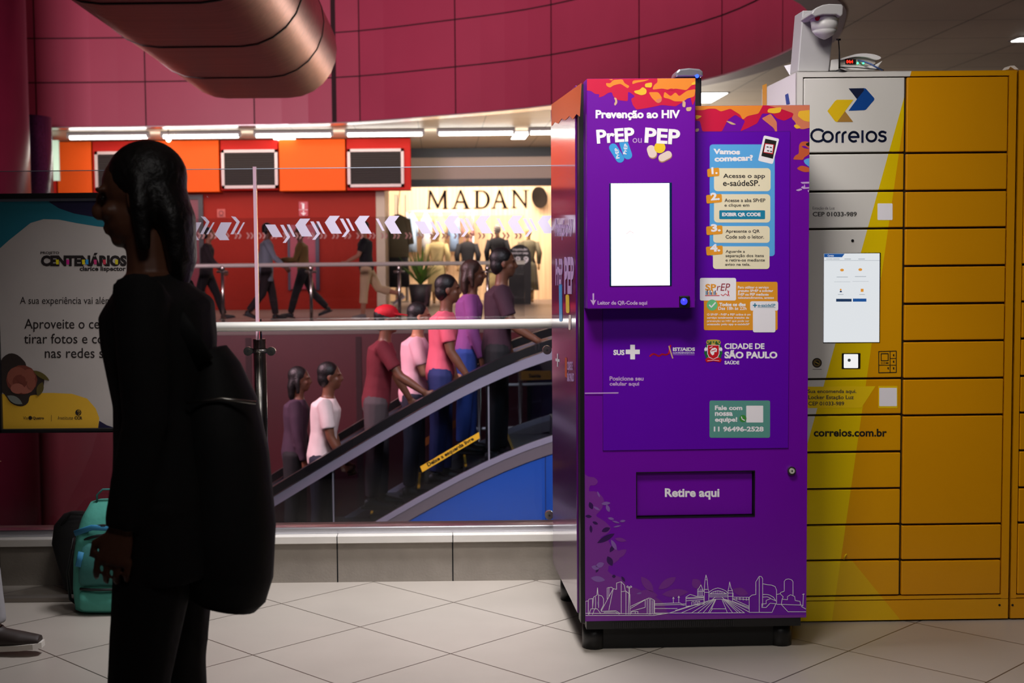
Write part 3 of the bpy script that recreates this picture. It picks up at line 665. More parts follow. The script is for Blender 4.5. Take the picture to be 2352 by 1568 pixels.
def band(nm, y0, y1, lo, hi, mt, x0=-9, x1=9, lab=None):
    b = MB(); X = [x for x in xs_ if x0 <= x <= x1]; vs = []; fs = []
    for x in X:
        z = est(x); nz = 1.0
        for yy, dz in ((y0, lo), (y1, lo), (y1, hi), (y0, hi)): vs.append((x, yy, z+dz))
    for i in range(len(X)-1):
        for k in range(4): a = i*4+k; a2 = i*4+(k+1) % 4; fs.append((a, a2, a2+4, a+4))
    fs.append((0, 3, 2, 1)); e = (len(X)-1)*4; fs.append((e, e+1, e+2, e+3))
    b.mesh(vs, fs, mt); return b.build(nm, esc, label=lab)
for y, s_ in ((YE0, 1), (YE1, -1)):
    dk = band('deck', y-0.11, y+0.06, 0.02, 0.15, M_deck)
    band('skirt', y+(0.06 if s_ > 0 else -0.07), y+(0.07 if s_ > 0 else -0.06), -0.25, 0.06, M_step)
    band('deck_edge', y-0.115, y-0.10, 0.12, 0.17, M_deck2)
    gp = band('glass_pane', y-0.006, y+0.006, 0.15, 0.80, M_ebal)
    band('handrail_track', y-0.035, y+0.035, 0.79, 0.875, M_deck2)
    band('handrail', y-0.05, y+0.05, 0.885, 0.96, M_rubber)
    if s_ > 0:
        for x in (-2.2, -0.9, 0.4):
            b = MB(); z = est(x); b.box(x-0.006, x+0.006, y-0.009, y+0.009, z+0.15, z+0.79, mat('seal_grey', (120, 120, 128), 0.4)); b.build('joint', gp)
        f2 = lambda px, py: W(px, py, YE0-0.02)
        b = MB(); shape(b, f2, [(965, 1071), (1100, 992), (1102, 1006), (970, 1084)], M_yel); st = b.build('warning_sticker', gp)
        b = MB(); f3 = lambda px, py: W(px, py, YE0-0.022)
        text(b, f3, 'Deixe a esquerda livre', 974, 1032, 1096, 1044, M_black, 0.03, rot=-math.atan2(79, 135)); b.build('lettering', st)
    else:
        f2 = lambda px, py: W(px, py, YE1-0.02)
        b = MB(); shape(b, f2, [(970, 1010), (1088, 938), (1090, 954), (974, 1026)], mat('orange_print', (150, 84, 30), 0.5)); b.build('warning_sticker', gp)
        b = MB(); shape(b, f2, [(966, 944), (1090, 872), (1092, 884), (968, 956)], mat('red_print', (150, 24, 30), 0.5)); b.build('warning_sticker', gp)
b = MB(); X = [x for x in xs_]; top = [(x, YE0-0.10, est(x)+0.03) for x in X]
b.prism(top+[(X[-1], YE0-0.10, -5), (X[0], YE0-0.10, -5)], (0, 0.12, 0), M_blue)
xb = W(1252, 1100, YE0-0.1).x; b.box(xb, xb+0.006, YE0-0.106, YE0-0.1, -3, est(xb)+0.02, mat('blue_joint', (6, 16, 60), 0.6)); b.build('cladding', esc, label='blue side cladding')
k = 0; x = 1.0
while x > -4.6:
    b = MB(); z = est(x); b.box(x-0.40, x, YE0+0.08, YE1-0.08, z-0.16, z-0.005, M_step)
    b.box(x-0.402, x-0.38, YE0+0.1, YE1-0.1, z-0.006, z-0.002, M_yel); b.build('step', esc); x -= 0.40
b = MB(); b.box(1.0, 1.7, YE0+0.07, YE1-0.07, -0.2, 0.004, M_deck); b.build('landing_plate', esc)
# a second escalator side seen beyond, at the right
t = thing('glass_barrier', (0.9, 16.0, 0), 'low glass barrier with steel rails beyond the escalator landing', 'railing')
b = MB(); b.box(0.2, 1.5, 15.99, 16.0, -1.2, 0.35, M_farglass); b.build('pane', t)
for zz in (-0.1, -0.62): b = MB(); b.tube([(0.2, 15.97, zz), (1.56, 15.97, zz+0.02)], 0.018, M_satin, seg=8); b.build('rail', t)
for px in (1100, 1195): x = W(px, 880, 15.95).x; b = MB(); b.tube([(x, 15.95, -5), (x, 15.95, 0.3)], 0.022, M_steel, seg=8); b.build('post', t)
f2 = lambda px, py: W(px, py, 15.93); b = MB(); b.prism([f2(*q) for q in ((1192, 852), (1266, 851), (1266, 871), (1193, 873))], (0, 0.02, 0), mat('amber_plate', (150, 100, 24), 0.5)); b.build('yellow_plate', t)
b = MB(); text(b, lambda px, py: W(px, py, 15.925), 'Saída', 1214, 858, 1242, 867, M_black, 0.02); b.build('lettering', t)
# ================================================================== DUCT
M_duct = mat('duct_metal', (158, 104, 96), 0.38, metal=0.9, vary=0.16, vscale=2.5, bump=0.12, bscale=6, stretch=(0.25, 6, 6))  # red reflected from the surroundings is put into the base colour
YD0, YD1 = 14.0, 4.5
zb_ = W(560, 226, YD0).z; xl_, xr_ = W(410, 150, YD0).x, W(774, 130, YD0).x; hh = 1.0
def duct_ring(y, grow=0.0, dz=0.0):
    r = hh/2+grow; o = []
    for k in range(13):
        a = -math.pi/2+math.pi*k/12; o.append((xr_-hh/2+r*math.cos(a), y, zb_+hh/2+dz+r*math.sin(a)))
    for k in range(13):
        a = math.pi/2+math.pi*k/12; o.append((xl_+hh/2+r*math.cos(a), y, zb_+hh/2+dz+r*math.sin(a)))
    return o
t = thing('air_duct', ((xl_+xr_)/2, 10, zb_), 'big flat-oval metal air duct hanging in the opening at upper left', 'duct')
b = MB(); ys = [YD0, 12.4, 11.0, 9.6, 8.2, 6.8, YD1]; rg = [q for y in ys for q in duct_ring(y)]; m_ = len(rg)//len(ys)
b.mesh(rg, [(i*m_+k, i*m_+(k+1) % m_, (i+1)*m_+(k+1) % m_, (i+1)*m_+k) for i in range(len(ys)-1) for k in range(m_)], M_duct, True)
b.poly(duct_ring(YD0), M_duct); b.poly(duct_ring(YD1)[::-1], M_duct); b.build('shell', t)
for y in (12.4, 10.6, 8.8):
    b = MB(); A, B = duct_ring(y-0.015, 0.007), duct_ring(y+0.015, 0.007); Ai, Bi = duct_ring(y-0.015, -0.01), duct_ring(y+0.015, -0.01)
    for k in range(len(A)): k2 = (k+1) % len(A); b.poly([A[k], A[k2], B[k2], B[k]], mat('duct_seam', (34, 26, 24), 0.6)); b.poly([Ai[k], Ai[k2], A[k2], A[k]], _M['duct_seam']); b.poly([B[k], B[k2], Bi[k2], Bi[k]], _M['duct_seam'])
    b.build('seam_band', t)
for x, y in ((xl_+0.2, 13.2), (xr_-0.2, 13.2), (xl_+0.2, 9.8), (xr_-0.2, 9.8)):
    b = MB(); b.tube([(x, y, zb_+hh-0.06), (x, y, 9.0 if y > 10.5 else CEIL)], 0.012, M_steel, seg=6); b.build('hanger_rod', t)
# ================================================================== PURPLE VENDING MACHINE
M_pur = mat('purple_vinyl', (112, 4, 166), 0.32, vary=0.03, vscale=3)
M_pur2 = mat('violet_vinyl', (98, 0, 176), 0.32, vary=0.03, vscale=3)
M_side = mat('side_vinyl', (84, 20, 104), 0.14, vary=0.05, vscale=3, coat=0.6)
M_p = lambda n, c: mat('print_'+n, c, 0.42)
P_white = M_p('white', (250, 247, 253)); P_crim = M_p('crimson', (206, 4, 62)); P_or = M_p('orange', (240, 140, 44)); P_yel = M_p('yellow', (246, 190, 50)); P_tan = M_p('tan', (214, 176, 140))
P_sal = M_p('salmon', (222, 126, 92)); P_blue = M_p('sky_blue', (92, 176, 240)); P_cream = M_p('cream', (246, 236, 204)); P_ink = M_p('ink', (28, 26, 24)); P_teal = M_p('teal', (24, 134, 172)); P_badge = M_p('badge', (240, 160, 40))
P_lil = M_p('lilac', (206, 170, 224)); P_green = M_p('green', (92, 156, 146)); P_pl = M_p('plum', (122, 44, 150)); P_pd = M_p('deep_violet', (52, 6, 84)); P_pm = M_p('mauve', (134, 92, 172)); P_red = M_p('red', (206, 16, 36)); P_grey = M_p('grey', (70, 70, 76))
vx = W(1342, 800, 4.80).x
V = Frame(vx, 4.80, 1.5)
Wd = V.uz(1856, 800)[0]; um = V.uz(1597, 450, -0.09)[0]
z_bot = V.uz(1600, 1422)[1]; z_top = V.uz(1730, 242)[1]; zm_top = V.uz(1470, 180, -0.09)[1]; zm_bot = V.uz(1470, 708, -0.09)[1]
vm = thing('vending_machine', tuple(V.at(Wd/2, 0.4, 0)), 'tall purple vending machine with a bright white touch screen standing on the tiles', 'vending machine')
zc_top = W(1335, 196, V.at(0, 0.06, 0).y).z
b = MB(); b.box(-0.022, um-0.01, 0.06, 0.86, 0.13, zc_top, M_side, V); b.box(um-0.01, Wd-0.012, 0.06, 0.86, 0.13, z_top-0.012, M_side, V); cab = b.build('cabinet', vm, bevel=0.004)
b = MB(); b.box(-0.016, 0.0, 0.001, 0.0595, 0.11, zc_top-0.003, M_black, V); b.box(0.0, Wd-0.016, 0.046, 0.0595, 0.11, z_top-0.004, M_black, V); b.box(0.0, um-0.012, 0.001, 0.0595, z_top-0.004, zc_top-0.003, M_black, V); b.build('door_gasket', vm)
# door with the hatch opening
hu0, hz0 = V.uz(1461, 1190); hu1, hz1 = V.uz(1734, 1080)
b = MB()
for q in ((0, Wd, hz1, z_top), (0, Wd, z_bot, hz0), (0, hu0, hz0, hz1), (hu1, Wd, hz0, hz1)): b.box(q[0], q[1], 0, 0.045, q[2], q[3], M_pur, V)
b.box(hu0, hu1, 0.038, 0.045, hz0, hz1, M_dark, V)
door = b.build('door', vm)
V.clip = (0.0, Wd, z_bot, z_top)
f = lambda w: (lambda px, py: V.px(px, py, w))
b = MB(); b.box(hu0+0.004, hu1-0.005, 0.016, 0.03, hz0+0.005, hz1-0.004, M_pur, V); fl = b.build('pickup_flap', door, bevel=0.003)
b = MB(); text(b, f(0.0155), 'Retire aqui', 1527, 1121, 1652.5, 1147, P_white, 0.035); b.build('lettering', fl)
b = MB()
for q in ((hu0, hu1, hz1-0.0028, hz1), (hu0, hu1, hz0, hz0+0.0028)): b.box(q[0], q[1], -0.002, 0.03, q[2], q[3], M_black, V)
for q in ((hu0, hu0+0.0028), (hu1-0.0028, hu1)): b.box(q[0], q[1], -0.002, 0.03, hz0, hz1, M_black, V)
b.build('hatch_rim', door, bevel=0.0015)
c_ = V.px(1816.7, 1080, -0.001); b = MB(); b.disc(c_, -V.w, 0.0155, M_steel, 0.012, 20); b.disc(c_-V.w*0.012, -V.w, 0.010, M_satin, 0.003, 16); b.disc(c_-V.w*0.015, -V.w, 0.003, M_dark, 0.0005, 8); b.build('lock', door)
# service panel, a few millimetres proud
pu0, pz0 = V.uz(1385, 1034); pu1, pz1 = V.uz(1814, 302); pum = um+0.002; pzm = zm_bot-0.005
b = MB(); out = [(pu0, pz0), (pu1, pz0), (pu1, pz1), (pum, pz1), (pum, pzm), (pu0, pzm)]
b.prism([V.at(u, -0.004, z) for u, z in out], V.w*0.0035, M_pur2); sp = b.build('service_panel', vm)
b = MB(); e = 0.0022
for (u0_, z0_), (u1_, z1_) in zip(out, out[1:]+out[:1]): b.box(min(u0_, u1_)-e/2, max(u0_, u1_)+e/2, -0.0025, -0.0004, min(z0_, z1_)-e/2, max(z0_, z1_)+e/2, P_pd, V)
b.build('panel_seam', vm)
# upper module
b = MB(); b.box(0, um, -0.09, -0.001, zm_bot, zm_top, M_pur, V); mod = b.build('screen_module', vm, bevel=0.003)
# decorations: confetti (a: module face, d: door face)
z3 = lambda pts: [(1240+.2806*x, 140+.2806*y) for x, y in pts]
z4 = lambda pts: [(1580+.2168*x, 300+.2168*y) for x, y in pts]
z5 = lambda pts: [(1580+.268*x, 620+.268*y) for x, y in pts]
z6 = lambda pts: [(1240+.268*x, 640+.268*y) for x, y in pts]
z7 = lambda pts: [(1260+.3062*x, 1040+.3062*y) for x, y in pts]
V.clip = (0.0006, um-0.0006, zm_bot+0.0006, zm_top-0.0006)
b = MB()
shape(b, f(-0.0903), roundpoly(z3([(355, 130), (1290, 130), (1290, 300), (1250, 365), (1230, 290), (1180, 330), (1110, 372), (1000, 360), (930, 375), (850, 390), (790, 398), (760, 360), (745, 310), (780, 290), (745, 262), (722, 250), (720, 330), (640, 320), (600, 290), (590, 255), (560, 260), (520, 288), (480, 300), (490, 272), (450, 270), (420, 245), (355, 240)]), 3.5), P_crim)
for pts, mt in (([(960, 130), (1290, 130), (1290, 180), (1240, 200), (1200, 240), (1110, 225), (1060, 237), (1000, 225), (920, 235), (935, 195), (965, 175)], P_or), ([(890, 255), (970, 255), (1000, 300), (990, 340), (960, 345), (915, 300)], P_or),
                ([(1020, 250), (1070, 290), (1110, 255), (1140, 290), (1205, 242), (1275, 230), (1265, 290), (1200, 310), (1180, 330), (1100, 330), (1060, 310), (1010, 300)], P_or), ([(540, 178), (575, 185), (600, 155), (680, 150), (690, 180), (735, 205), (720, 225), (690, 205), (660, 185), (600, 200), (575, 220), (545, 205)], P_or),
                ([(760, 160), (900, 150), (850, 168), (790, 178), (755, 192)], P_or), ([(560, 150), (600, 148), (590, 160)], P_or)): shape(b, f(-0.0906), roundpoly(z3(pts), 4), mt)
for pts, mt in (([(770, 245), (820, 235), (840, 210), (875, 235), (870, 270), (830, 282), (775, 260)], P_yel), ([(860, 185), (920, 175), (915, 217), (860, 215)], P_yel), ([(1240, 182), (1290, 160), (1290, 190), (1245, 197)], P_yel), ([(605, 300), (625, 300), (637, 340), (615, 368), (606, 352), (620, 330)], P_tan), ([(1170, 320), (1195, 335), (1190, 380), (1165, 375)], P_tan), ([(1195, 380), (1245, 375), (1235, 410), (1200, 412)], P_tan), ([(945, 320), (1000, 300), (995, 335), (965, 348)], P_sal), ([(1030, 240), (1080, 222), (1120, 245), (1080, 240)], P_crim)): shape(b, f(-0.0909), roundpoly(z3(pts), 4), mt)
b.build('confetti_print', mod)
b = MB(); fm = f(-0.0914)
text(b, fm, 'Prevenção ao HIV', 1368, 252.5, 1562, 276, P_white, 0.04); text(b, fm, 'PrEP', 1370, 295, 1457.5, 327, P_white, 0.035, rot=-0.07); text(b, fm, 'PEP', 1481, 295, 1562, 330, P_white, 0.035, rot=0.06); text(b, fm, 'ou', 1453, 317, 1474, 328, P_lil, 0.0)
text(b, fm, 'Leitor de QR-Code aqui', 1372.6, 690.5, 1486.5, 702.5, P_lil, 0.03)
shape(b, fm, [(1361, 673.5), (1364.6, 673.5), (1364.6, 690), (1369.5, 688), (1362.8, 701.5), (1355.5, 688), (1361, 690)], P_lil); b.build('lettering', mod)
P_pblue = M_p('pill_blue', (58, 160, 228)); P_pshade = M_p('pill_shade', (176, 130, 96)); P_pcream = M_p('pill_cream', (236, 214, 204)); P_py = M_p('pill_yellow', (246, 208, 44))
b = MB(); f1, f2_ = f(-0.0905), f(-0.0908)
shape(b, f1, pill(1432.5, 329, 1442, 356, 10), P_pblue); shape(b, f2_, pill(1408.5, 339, 1424, 364, 9.6), P_pblue); text(b, f(-0.0911), 'PrEP', 1424.5, 338, 1448.5, 346, P_white, 0.02, rot=-1.45); text(b, f(-0.0913), 'PrEP', 1405.5, 348, 1429.5, 356, P_white, 0.02, rot=-1.75)
shape(b, f1, pill(1496.5, 345, 1499.5, 354.5, 10.5), P_pshade); shape(b, f2_, pill(1495.5, 343, 1498.5, 352.5, 9.8), P_pcream); shape(b, f1, pill(1535, 357, 1521, 364.5, 9), P_pshade); shape(b, f2_, pill(1534.5, 355, 1521, 362, 8.6), P_pcream); shape(b, f(-0.0911), circ(1515.5, 338.7, 13), P_py); b.build('pill_print', mod)
# screen
s0, sz0 = V.uz(1400, 657.5, -0.09); s1, sz1 = V.uz(1543, 419, -0.09)
b = MB(); b.box(s0, s1, -0.093, -0.085, sz0, sz1, mat('bezel_teal', (4, 44, 78), 0.25), V); scr = b.build('screen', mod, bevel=0.002)
b = MB(); fs_ = f(-0.0934); shape(b, fs_, [(1403, 421), (1537.5, 420.5), (1538.5, 655), (1404, 656)], emis('screen_white', (250, 250, 255), 1.7))
fs2 = f(-0.0937); M_sline = emis('screen_line', (226, 214, 200), 1.6); M_spink = emis('screen_pink', (240, 130, 130), 1.6)
for y_ in (428, 431, 434): stroke(b, fs2, [(1450, y_), (1457, y_)], 0.6, M_sline)
stroke(b, fs2, [(1439, 537), (1447, 530.5), (1455, 535)], 1.0, M_spink); stroke(b, fs2, [(1439, 538), (1447, 542), (1455, 537)], 1.0, emis('screen_blue', (180, 200, 240), 1.6)); b.build('display', scr)
# code reader
q0, qz0 = V.uz(1559.5, 706.5, -0.09); q1, qz1 = V.uz(1583, 679, -0.09)
b = MB(); b.box(q0, q1, -0.104, -0.088, qz0, qz1, M_black, V); rd = b.build('code_reader', mod, bevel=0.003)
cc = V.px(1571, 692, -0.1045); b = MB(); b.ball(cc, 0.0125, emis('reader_lens', (60, 60, 255), 1.4), rot=None); b.build('lens', rd)
# door decorations
V.clip = (0.0006, Wd-0.0006, z_bot+0.0006, z_top-0.0006)
b = MB(); um_px = 1597
D0, D1, D2 = f(-0.0006), f(-0.0009), f(-0.0012)
shape(b, f(-0.0003), roundpoly(z3([(1268, 355), (2225, 355), (2225, 430), (2100, 440), (2000, 490), (1940, 470), (1900, 430), (1820, 430), (1780, 510), (1700, 550), (1640, 576), (1680, 490), (1600, 440), (1540, 480), (1490, 576), (1330, 576), (1310, 490), (1268, 490)]), 3.5), P_crim)
for pts, mt in (([(1268, 355), (1830, 355), (1790, 430), (1700, 450), (1660, 482), (1640, 440), (1560, 390), (1480, 415), (1440, 390), (1380, 390), (1340, 402), (1268, 402)], P_or), ([(1850, 355), (2225, 355), (2225, 545), (2150, 560), (2110, 550), (2090, 500), (2060, 470), (2080, 430), (2000, 400)], P_sal), ([(1815, 470), (1890, 430), (1940, 500), (1940, 550), (1945, 620), (1915, 550)], P_sal)): shape(b, D0, roundpoly(z3(pts), 4), mt)
for pts, mt in (([(1870, 390), (1980, 378), (1970, 420), (1920, 430), (1860, 420)], P_yel), ([(2120, 410), (2225, 400), (2225, 500), (2160, 490), (2110, 450)], P_yel), ([(1272, 440), (1330, 450), (1280, 482)], P_yel), ([(2075, 530), (2100, 515), (2140, 545), (2100, 557)], P_yel), ([(1520, 490), (1560, 495), (1610, 520), (1570, 522)], P_tan), ([(1320, 590), (1370, 590), (1355, 635), (1315, 625)], P_tan), ([(1272, 555), (1305, 550), (1300, 575), (1272, 582)], P_tan)): shape(b, D1, roundpoly(z3(pts), 4), mt)
P_rust = M_p('rust', (206, 92, 52))
for pts, mt in (([(1110, 305), (1140, 260), (1175, 245), (1178, 150), (1200, 118), (1255, 112), (1305, 130), (1305, 240), (1230, 285), (1220, 310)], P_rust), ([(1150, 400), (1195, 370), (1240, 375), (1305, 400), (1305, 435), (1240, 440), (1190, 425)], P_rust)): shape(b, D0, roundpoly(z4(pts), 4), mt)
for pts, mt in (([(1225, 315), (1260, 295), (1305, 290), (1305, 390), (1240, 350)], P_blue), ([(1245, 140), (1290, 118), (1290, 165), (1262, 160)], P_ink), ([(1200, 165), (1240, 160), (1290, 195), (1230, 185)], M_pur), ([(1140, 630), (1195, 610), (1215, 625), (1170, 642)], P_lil), ([(1190, 545), (1300, 540), (1300, 560), (1210, 562)], P_lil), ([(1215, 585), (1240, 600), (1300, 598), (1300, 612), (1225, 618), (1195, 604)], P_lil), ([(1235, 560), (1245, 600), (1225, 600)], P_lil), ([(1265, 630), (1300, 625), (1300, 660), (1275, 650)], P_lil)): shape(b, D1, roundpoly(z4(pts), 2.5), mt)
b.build('confetti_print', door)
# leaves at the lower left
b = MB(); D0b, D1b, D2b = f(-0.0004), f(-0.0007), f(-0.0010)
shape(b, D0b, roundpoly(z7([(262, 150), (300, 180), (345, 180), (375, 215), (350, 245), (310, 240), (300, 290), (350, 285), (400, 320), (420, 360), (400, 420), (350, 470), (420, 510), (470, 560), (450, 600), (380, 640), (440, 640), (470, 700), (540, 740), (530, 800), (470, 840), (420, 860), (470, 910), (540, 930), (590, 1000), (650, 1010), (800, 1080), (860, 1120), (900, 1215), (1100, 1215), (1930, 1215), (1930, 1262), (262, 1262)]), 5), P_pl)
for cx_, cy_, l_, w_, a_, mt in ((318, 395, 60, 34, 1.2, P_pd), (300, 475, 50, 24, 0.1, P_pd), (318, 570, 60, 22, 1.5, P_pd), (350, 525, 46, 22, 0.4, P_pd), (430, 575, 70, 34, -0.4, P_pd), (430, 640, 150, 40, -0.5, P_pd), (460, 810, 80, 44, 1.1, P_pd), (478, 715, 70, 30, -1.0, P_pd), (365, 880, 40, 18, -1.0, P_pd), (490, 925, 30, 26, 0, P_pd), (560, 945, 50, 20, 1.0, P_pd),
                          (430, 378, 70, 26, -0.1, P_pm), (445, 415, 60, 28, 1.2, P_pm), (360, 415, 60, 18, 0.5, P_pm), (468, 492, 50, 20, 0.2, P_pm), (505, 517, 60, 14, 0.3, P_pm), (556, 510, 44, 18, -0.1, P_pm), (515, 550, 60, 12, -0.2, P_pm), (375, 310, 50, 14, 1.2, P_pm), (490, 690, 90, 30, 1.1, P_pm), (540, 650, 90, 30, 0.2, P_pl), (540, 755, 110, 50, -0.6, P_pl), (350, 860, 60, 34, 0.3, P_pm), (385, 840, 70, 40, -0.4, P_pm), (370, 945, 110, 44, 0.15, P_pm), (680, 1052, 40, 14, -0.2, P_pm), (370, 1130, 40, 14, 1.2, P_pm), (740, 985, 150, 60, 0.9, P_pl), (890, 975, 160, 60, -0.6, P_pl), (1110, 980, 90, 70, 0.9, P_pl), (1440, 1040, 120, 60, 0.3, P_pl), (740, 1060, 160, 70, 0.1, P_pl), (950, 1050, 200, 60, -0.1, P_pl), (430, 860, 60, 40, 1.4, P_pl)):
    shape(b, D1b if mt is not P_pm else D2b, z7(leaf(cx_, cy_, l_, w_, a_)), mt)
b.build('leaf_print', door)
# white skyline
SKY = [[(262, 1218), (790, 1218), (900, 1200), (1470, 1198)], [(262, 1202), (860, 1206)], [(276, 1210), (276, 1112), (298, 1108), (298, 1210)], [(298, 1108), (303, 1096), (330, 1090), (330, 1165)], [(330, 1165), (337, 1080), (362, 1067), (367, 1010), (372, 1064), (400, 1072), (412, 1092), (412, 1140), (392, 1180)], [(352, 1080), (352, 1165)], [(375, 1070), (375, 1160)], [(303, 1210), (318, 1168), (365, 1168), (392, 1205)], [(345, 1170), (330, 1210)],
       [(395, 1185), (485, 1017), (452, 1178)], [(440, 1095), (440, 1012), (452, 1008), (452, 1080)], [(440, 1012), (472, 1006), (485, 1017), (510, 1022), (510, 975), (545, 965), (545, 1200)], [(545, 965), (568, 990), (575, 1032)], [(545, 1040), (580, 1035), (610, 1060), (610, 1210)], [(580, 1035), (580, 1210)], [(395, 1187), (505, 1183), (540, 1205)], [(415, 1195), (500, 1192), (530, 1208)], [(598, 1210), (604, 1010)], [(612, 1210), (606, 1010)], [(585, 1004), (592, 996), (605, 1006), (618, 996), (625, 1004), (605, 1014), (585, 1004)],
       [(615, 1165), (740, 1092), (755, 1086), (755, 1210)], [(615, 1150), (725, 1098)], [(740, 1092), (740, 1205)], [(620, 1187), (725, 1157), (725, 1100)], [(765, 1090), (790, 1102), (790, 1210)], [(765, 1086), (765, 1210)], [(778, 1105), (778, 1205)], [(620, 1205), (620, 1190), (670, 1188), (670, 1203)], [(650, 1203), (650, 1190)],
       [(795, 1130), (985, 1124), (1000, 1132), (1030, 1132)], [(795, 1140), (985, 1136), (1020, 1142)], [(795, 1166), (965, 1166)], [(795, 1105), (795, 1200), (900, 1200)], [(936, 1122), (936, 1080)], [(977, 1122), (977, 1072)], [(930, 1092), (936, 1080), (942, 1092)], [(971, 1084), (977, 1072), (983, 1084)],
       [(1030, 1150), (1030, 1080), (1062, 1060), (1110, 1075), (1165, 1072), (1165, 1132), (1030, 1150)], [(1030, 1086), (1165, 1080)], [(1030, 1108), (1165, 1098)], [(1030, 1092), (1165, 1086)], [(1075, 1140), (1075, 1115), (1090, 1113), (1090, 1138)], [(1100, 1136), (1100, 1113), (1113, 1111), (1113, 1134)], [(1122, 1132), (1122, 1112), (1134, 1110), (1134, 1130)],
       [(1118, 1072), (1118, 1022), (1130, 1012), (1142, 988), (1152, 1012), (1165, 1040)], [(1128, 1070), (1128, 1022)], [(1142, 1070), (1142, 1020)], [(1153, 1070), (1153, 1022)], [(1118, 1038), (1165, 1038)], [(1168, 1132), (1168, 1022), (1174, 950), (1181, 914), (1190, 950), (1196, 1020), (1202, 1032), (1202, 1110)], [(1174, 950), (1190, 950)], [(1168, 1022), (1198, 1022)], [(1168, 1045), (1200, 1045)],
       [(1202, 1048), (1215, 1034), (1240, 1020), (1270, 1012), (1300, 1020), (1330, 1034), (1346, 1052)], [(1208, 1056), (1235, 1040), (1270, 1032), (1305, 1040), (1338, 1056)], [(1208, 1056), (1338, 1056)], [(1225, 1056), (1225, 1044)], [(1240, 1056), (1240, 1038)], [(1255, 1056), (1255, 1034)], [(1270, 1056), (1270, 1032)], [(1285, 1056), (1285, 1034)], [(1300, 1056), (1300, 1038)], [(1318, 1056), (1318, 1044)], [(1202, 1066), (1346, 1066)], [(1202, 1078), (1346, 1078)], [(1230, 1096), (1250, 1080), (1300, 1080), (1318, 1096)], [(1230, 1096), (1318, 1096)],
       [(1346, 1120), (1346, 1032), (1352, 1010), (1358, 966), (1368, 1012), (1380, 1032), (1380, 1110)], [(1346, 1032), (1380, 1032)], [(1346, 1050), (1384, 1050), (1384, 1075)], [(1346, 1075), (1384, 1075)], [(1384, 1080), (1500, 1082), (1505, 1110)], [(1384, 1092), (1500, 1100)], [(1410, 1082), (1410, 1100)], [(1435, 1082), (1435, 1102)], [(1460, 1082), (1460, 1104)], [(1484, 1082), (1484, 1106)],
       [(1226, 1100), (905, 1200)], [(1200, 1108), (950, 1180)], [(1232, 1097), (1000, 1197)], [(1238, 1096), (1075, 1197)], [(1242, 1096), (1120, 1197)], [(1247, 1096), (1160, 1197)], [(1252, 1096), (1200, 1197)], [(1210, 1197), (1230, 1168), (1330, 1168), (1340, 1197)], [(1256, 1096), (1222, 1170)], [(1300, 1096), (1330, 1168)], [(1306, 1096), (1380, 1197)], [(1312, 1096), (1420, 1197)], [(1318, 1096), (1440, 1197)], [(1324, 1096), (1468, 1197)], [(1332, 1098), (1500, 1190)], [(1346, 1100), (1505, 1170)], [(1382, 1095), (1505, 1150)], [(1384, 1112), (1505, 1160)],
       [(1505, 1195), (1505, 1082), (1525, 1066), (1555, 1060), (1555, 966), (1580, 924), (1596, 926), (1606, 942), (1606, 1150)], [(1580, 924), (1580, 1195)], [(1608, 980), (1640, 988), (1672, 990), (1700, 1002), (1710, 1030), (1710, 1132)], [(1606, 1060), (1640, 1060), (1660, 1066), (1688, 1082), (1705, 1110)], [(1606, 1080), (1640, 1078), (1664, 1088)], [(1600, 1130), (1600, 1158), (1632, 1158), (1662, 1126), (1705, 1130), (1676, 1195), (1505, 1195)], [(1632, 1130), (1632, 1105), (1665, 1092), (1700, 1106)], [(1600, 1132), (1632, 1130)],
       [(1712, 1060), (1738, 1056), (1740, 1046), (1768, 1036), (1768, 962), (1780, 948), (1800, 944), (1822, 950), (1833, 964), (1833, 1066)], [(1792, 1100), (1792, 1076), (1815, 1062), (1846, 1076), (1850, 1106), (1886, 1112), (1890, 1138), (1908, 1146)], [(1712, 1135), (1745, 1135), (1796, 1190), (1930, 1190)], [(1745, 1135), (1752, 1096), (1792, 1100)], [(1740, 1058), (1760, 1078), (1752, 1096)], [(1745, 1135), (1890, 1140)], [(1908, 1148), (1912, 1055)], [(1904, 1060), (1918, 1058)], [(1895, 1150), (1930, 1170)]]
b = MB()
for ln in SKY: stroke(b, f(-0.0014), z7(ln), 1.15, P_white)
b.build('skyline_print', door)
# instruction card
K0, K1, K2, K3 = f(-0.0046), f(-0.0050), f(-0.0054), f(-0.0058)
b = MB(); shape(b, K0, rrect(1630, 331.5, 1779.5, 588, 7), P_blue); card = b.build('instruction_card', sp)
b = MB(); shape(b, K1, rrect(1640, 386, 1770, 439, 8), P_cream); shape(b, K1, rrect(1640, 445.7, 1769.3, 511, 8), P_cream); shape(b, K1, rrect(1638.3, 519, 1768, 557.5, 7), P_cream); shape(b, K1, rrect(1637.5, 565.6, 1767.5, 617.6, 7), P_cream); shape(b, K2, rrect(1652, 482.8, 1757.3, 503, 2), P_teal)
for q in ([(1624, 388), (1651.5, 384.5), (1652.6, 403.6), (1625, 406.7)], [(1621.6, 448), (1657.6, 445), (1658.5, 464), (1623, 467.6)], [(1621.6, 520), (1659, 517), (1660, 537), (1623, 540)], [(1621.2, 566.7), (1659.8, 563.4), (1660.2, 583.6), (1623, 586.6)]): shape(b, K2, roundpoly(q, 3.5), P_badge)
b.build('step_box', card)
b = MB(); text(b, K1, 'Vamos', 1638.5, 342, 1700, 354.5, P_white, 0.05, rot=0.02); text(b, K1, 'começar?', 1641, 356.5, 1729.6, 373, P_white, 0.05, rot=-0.03)
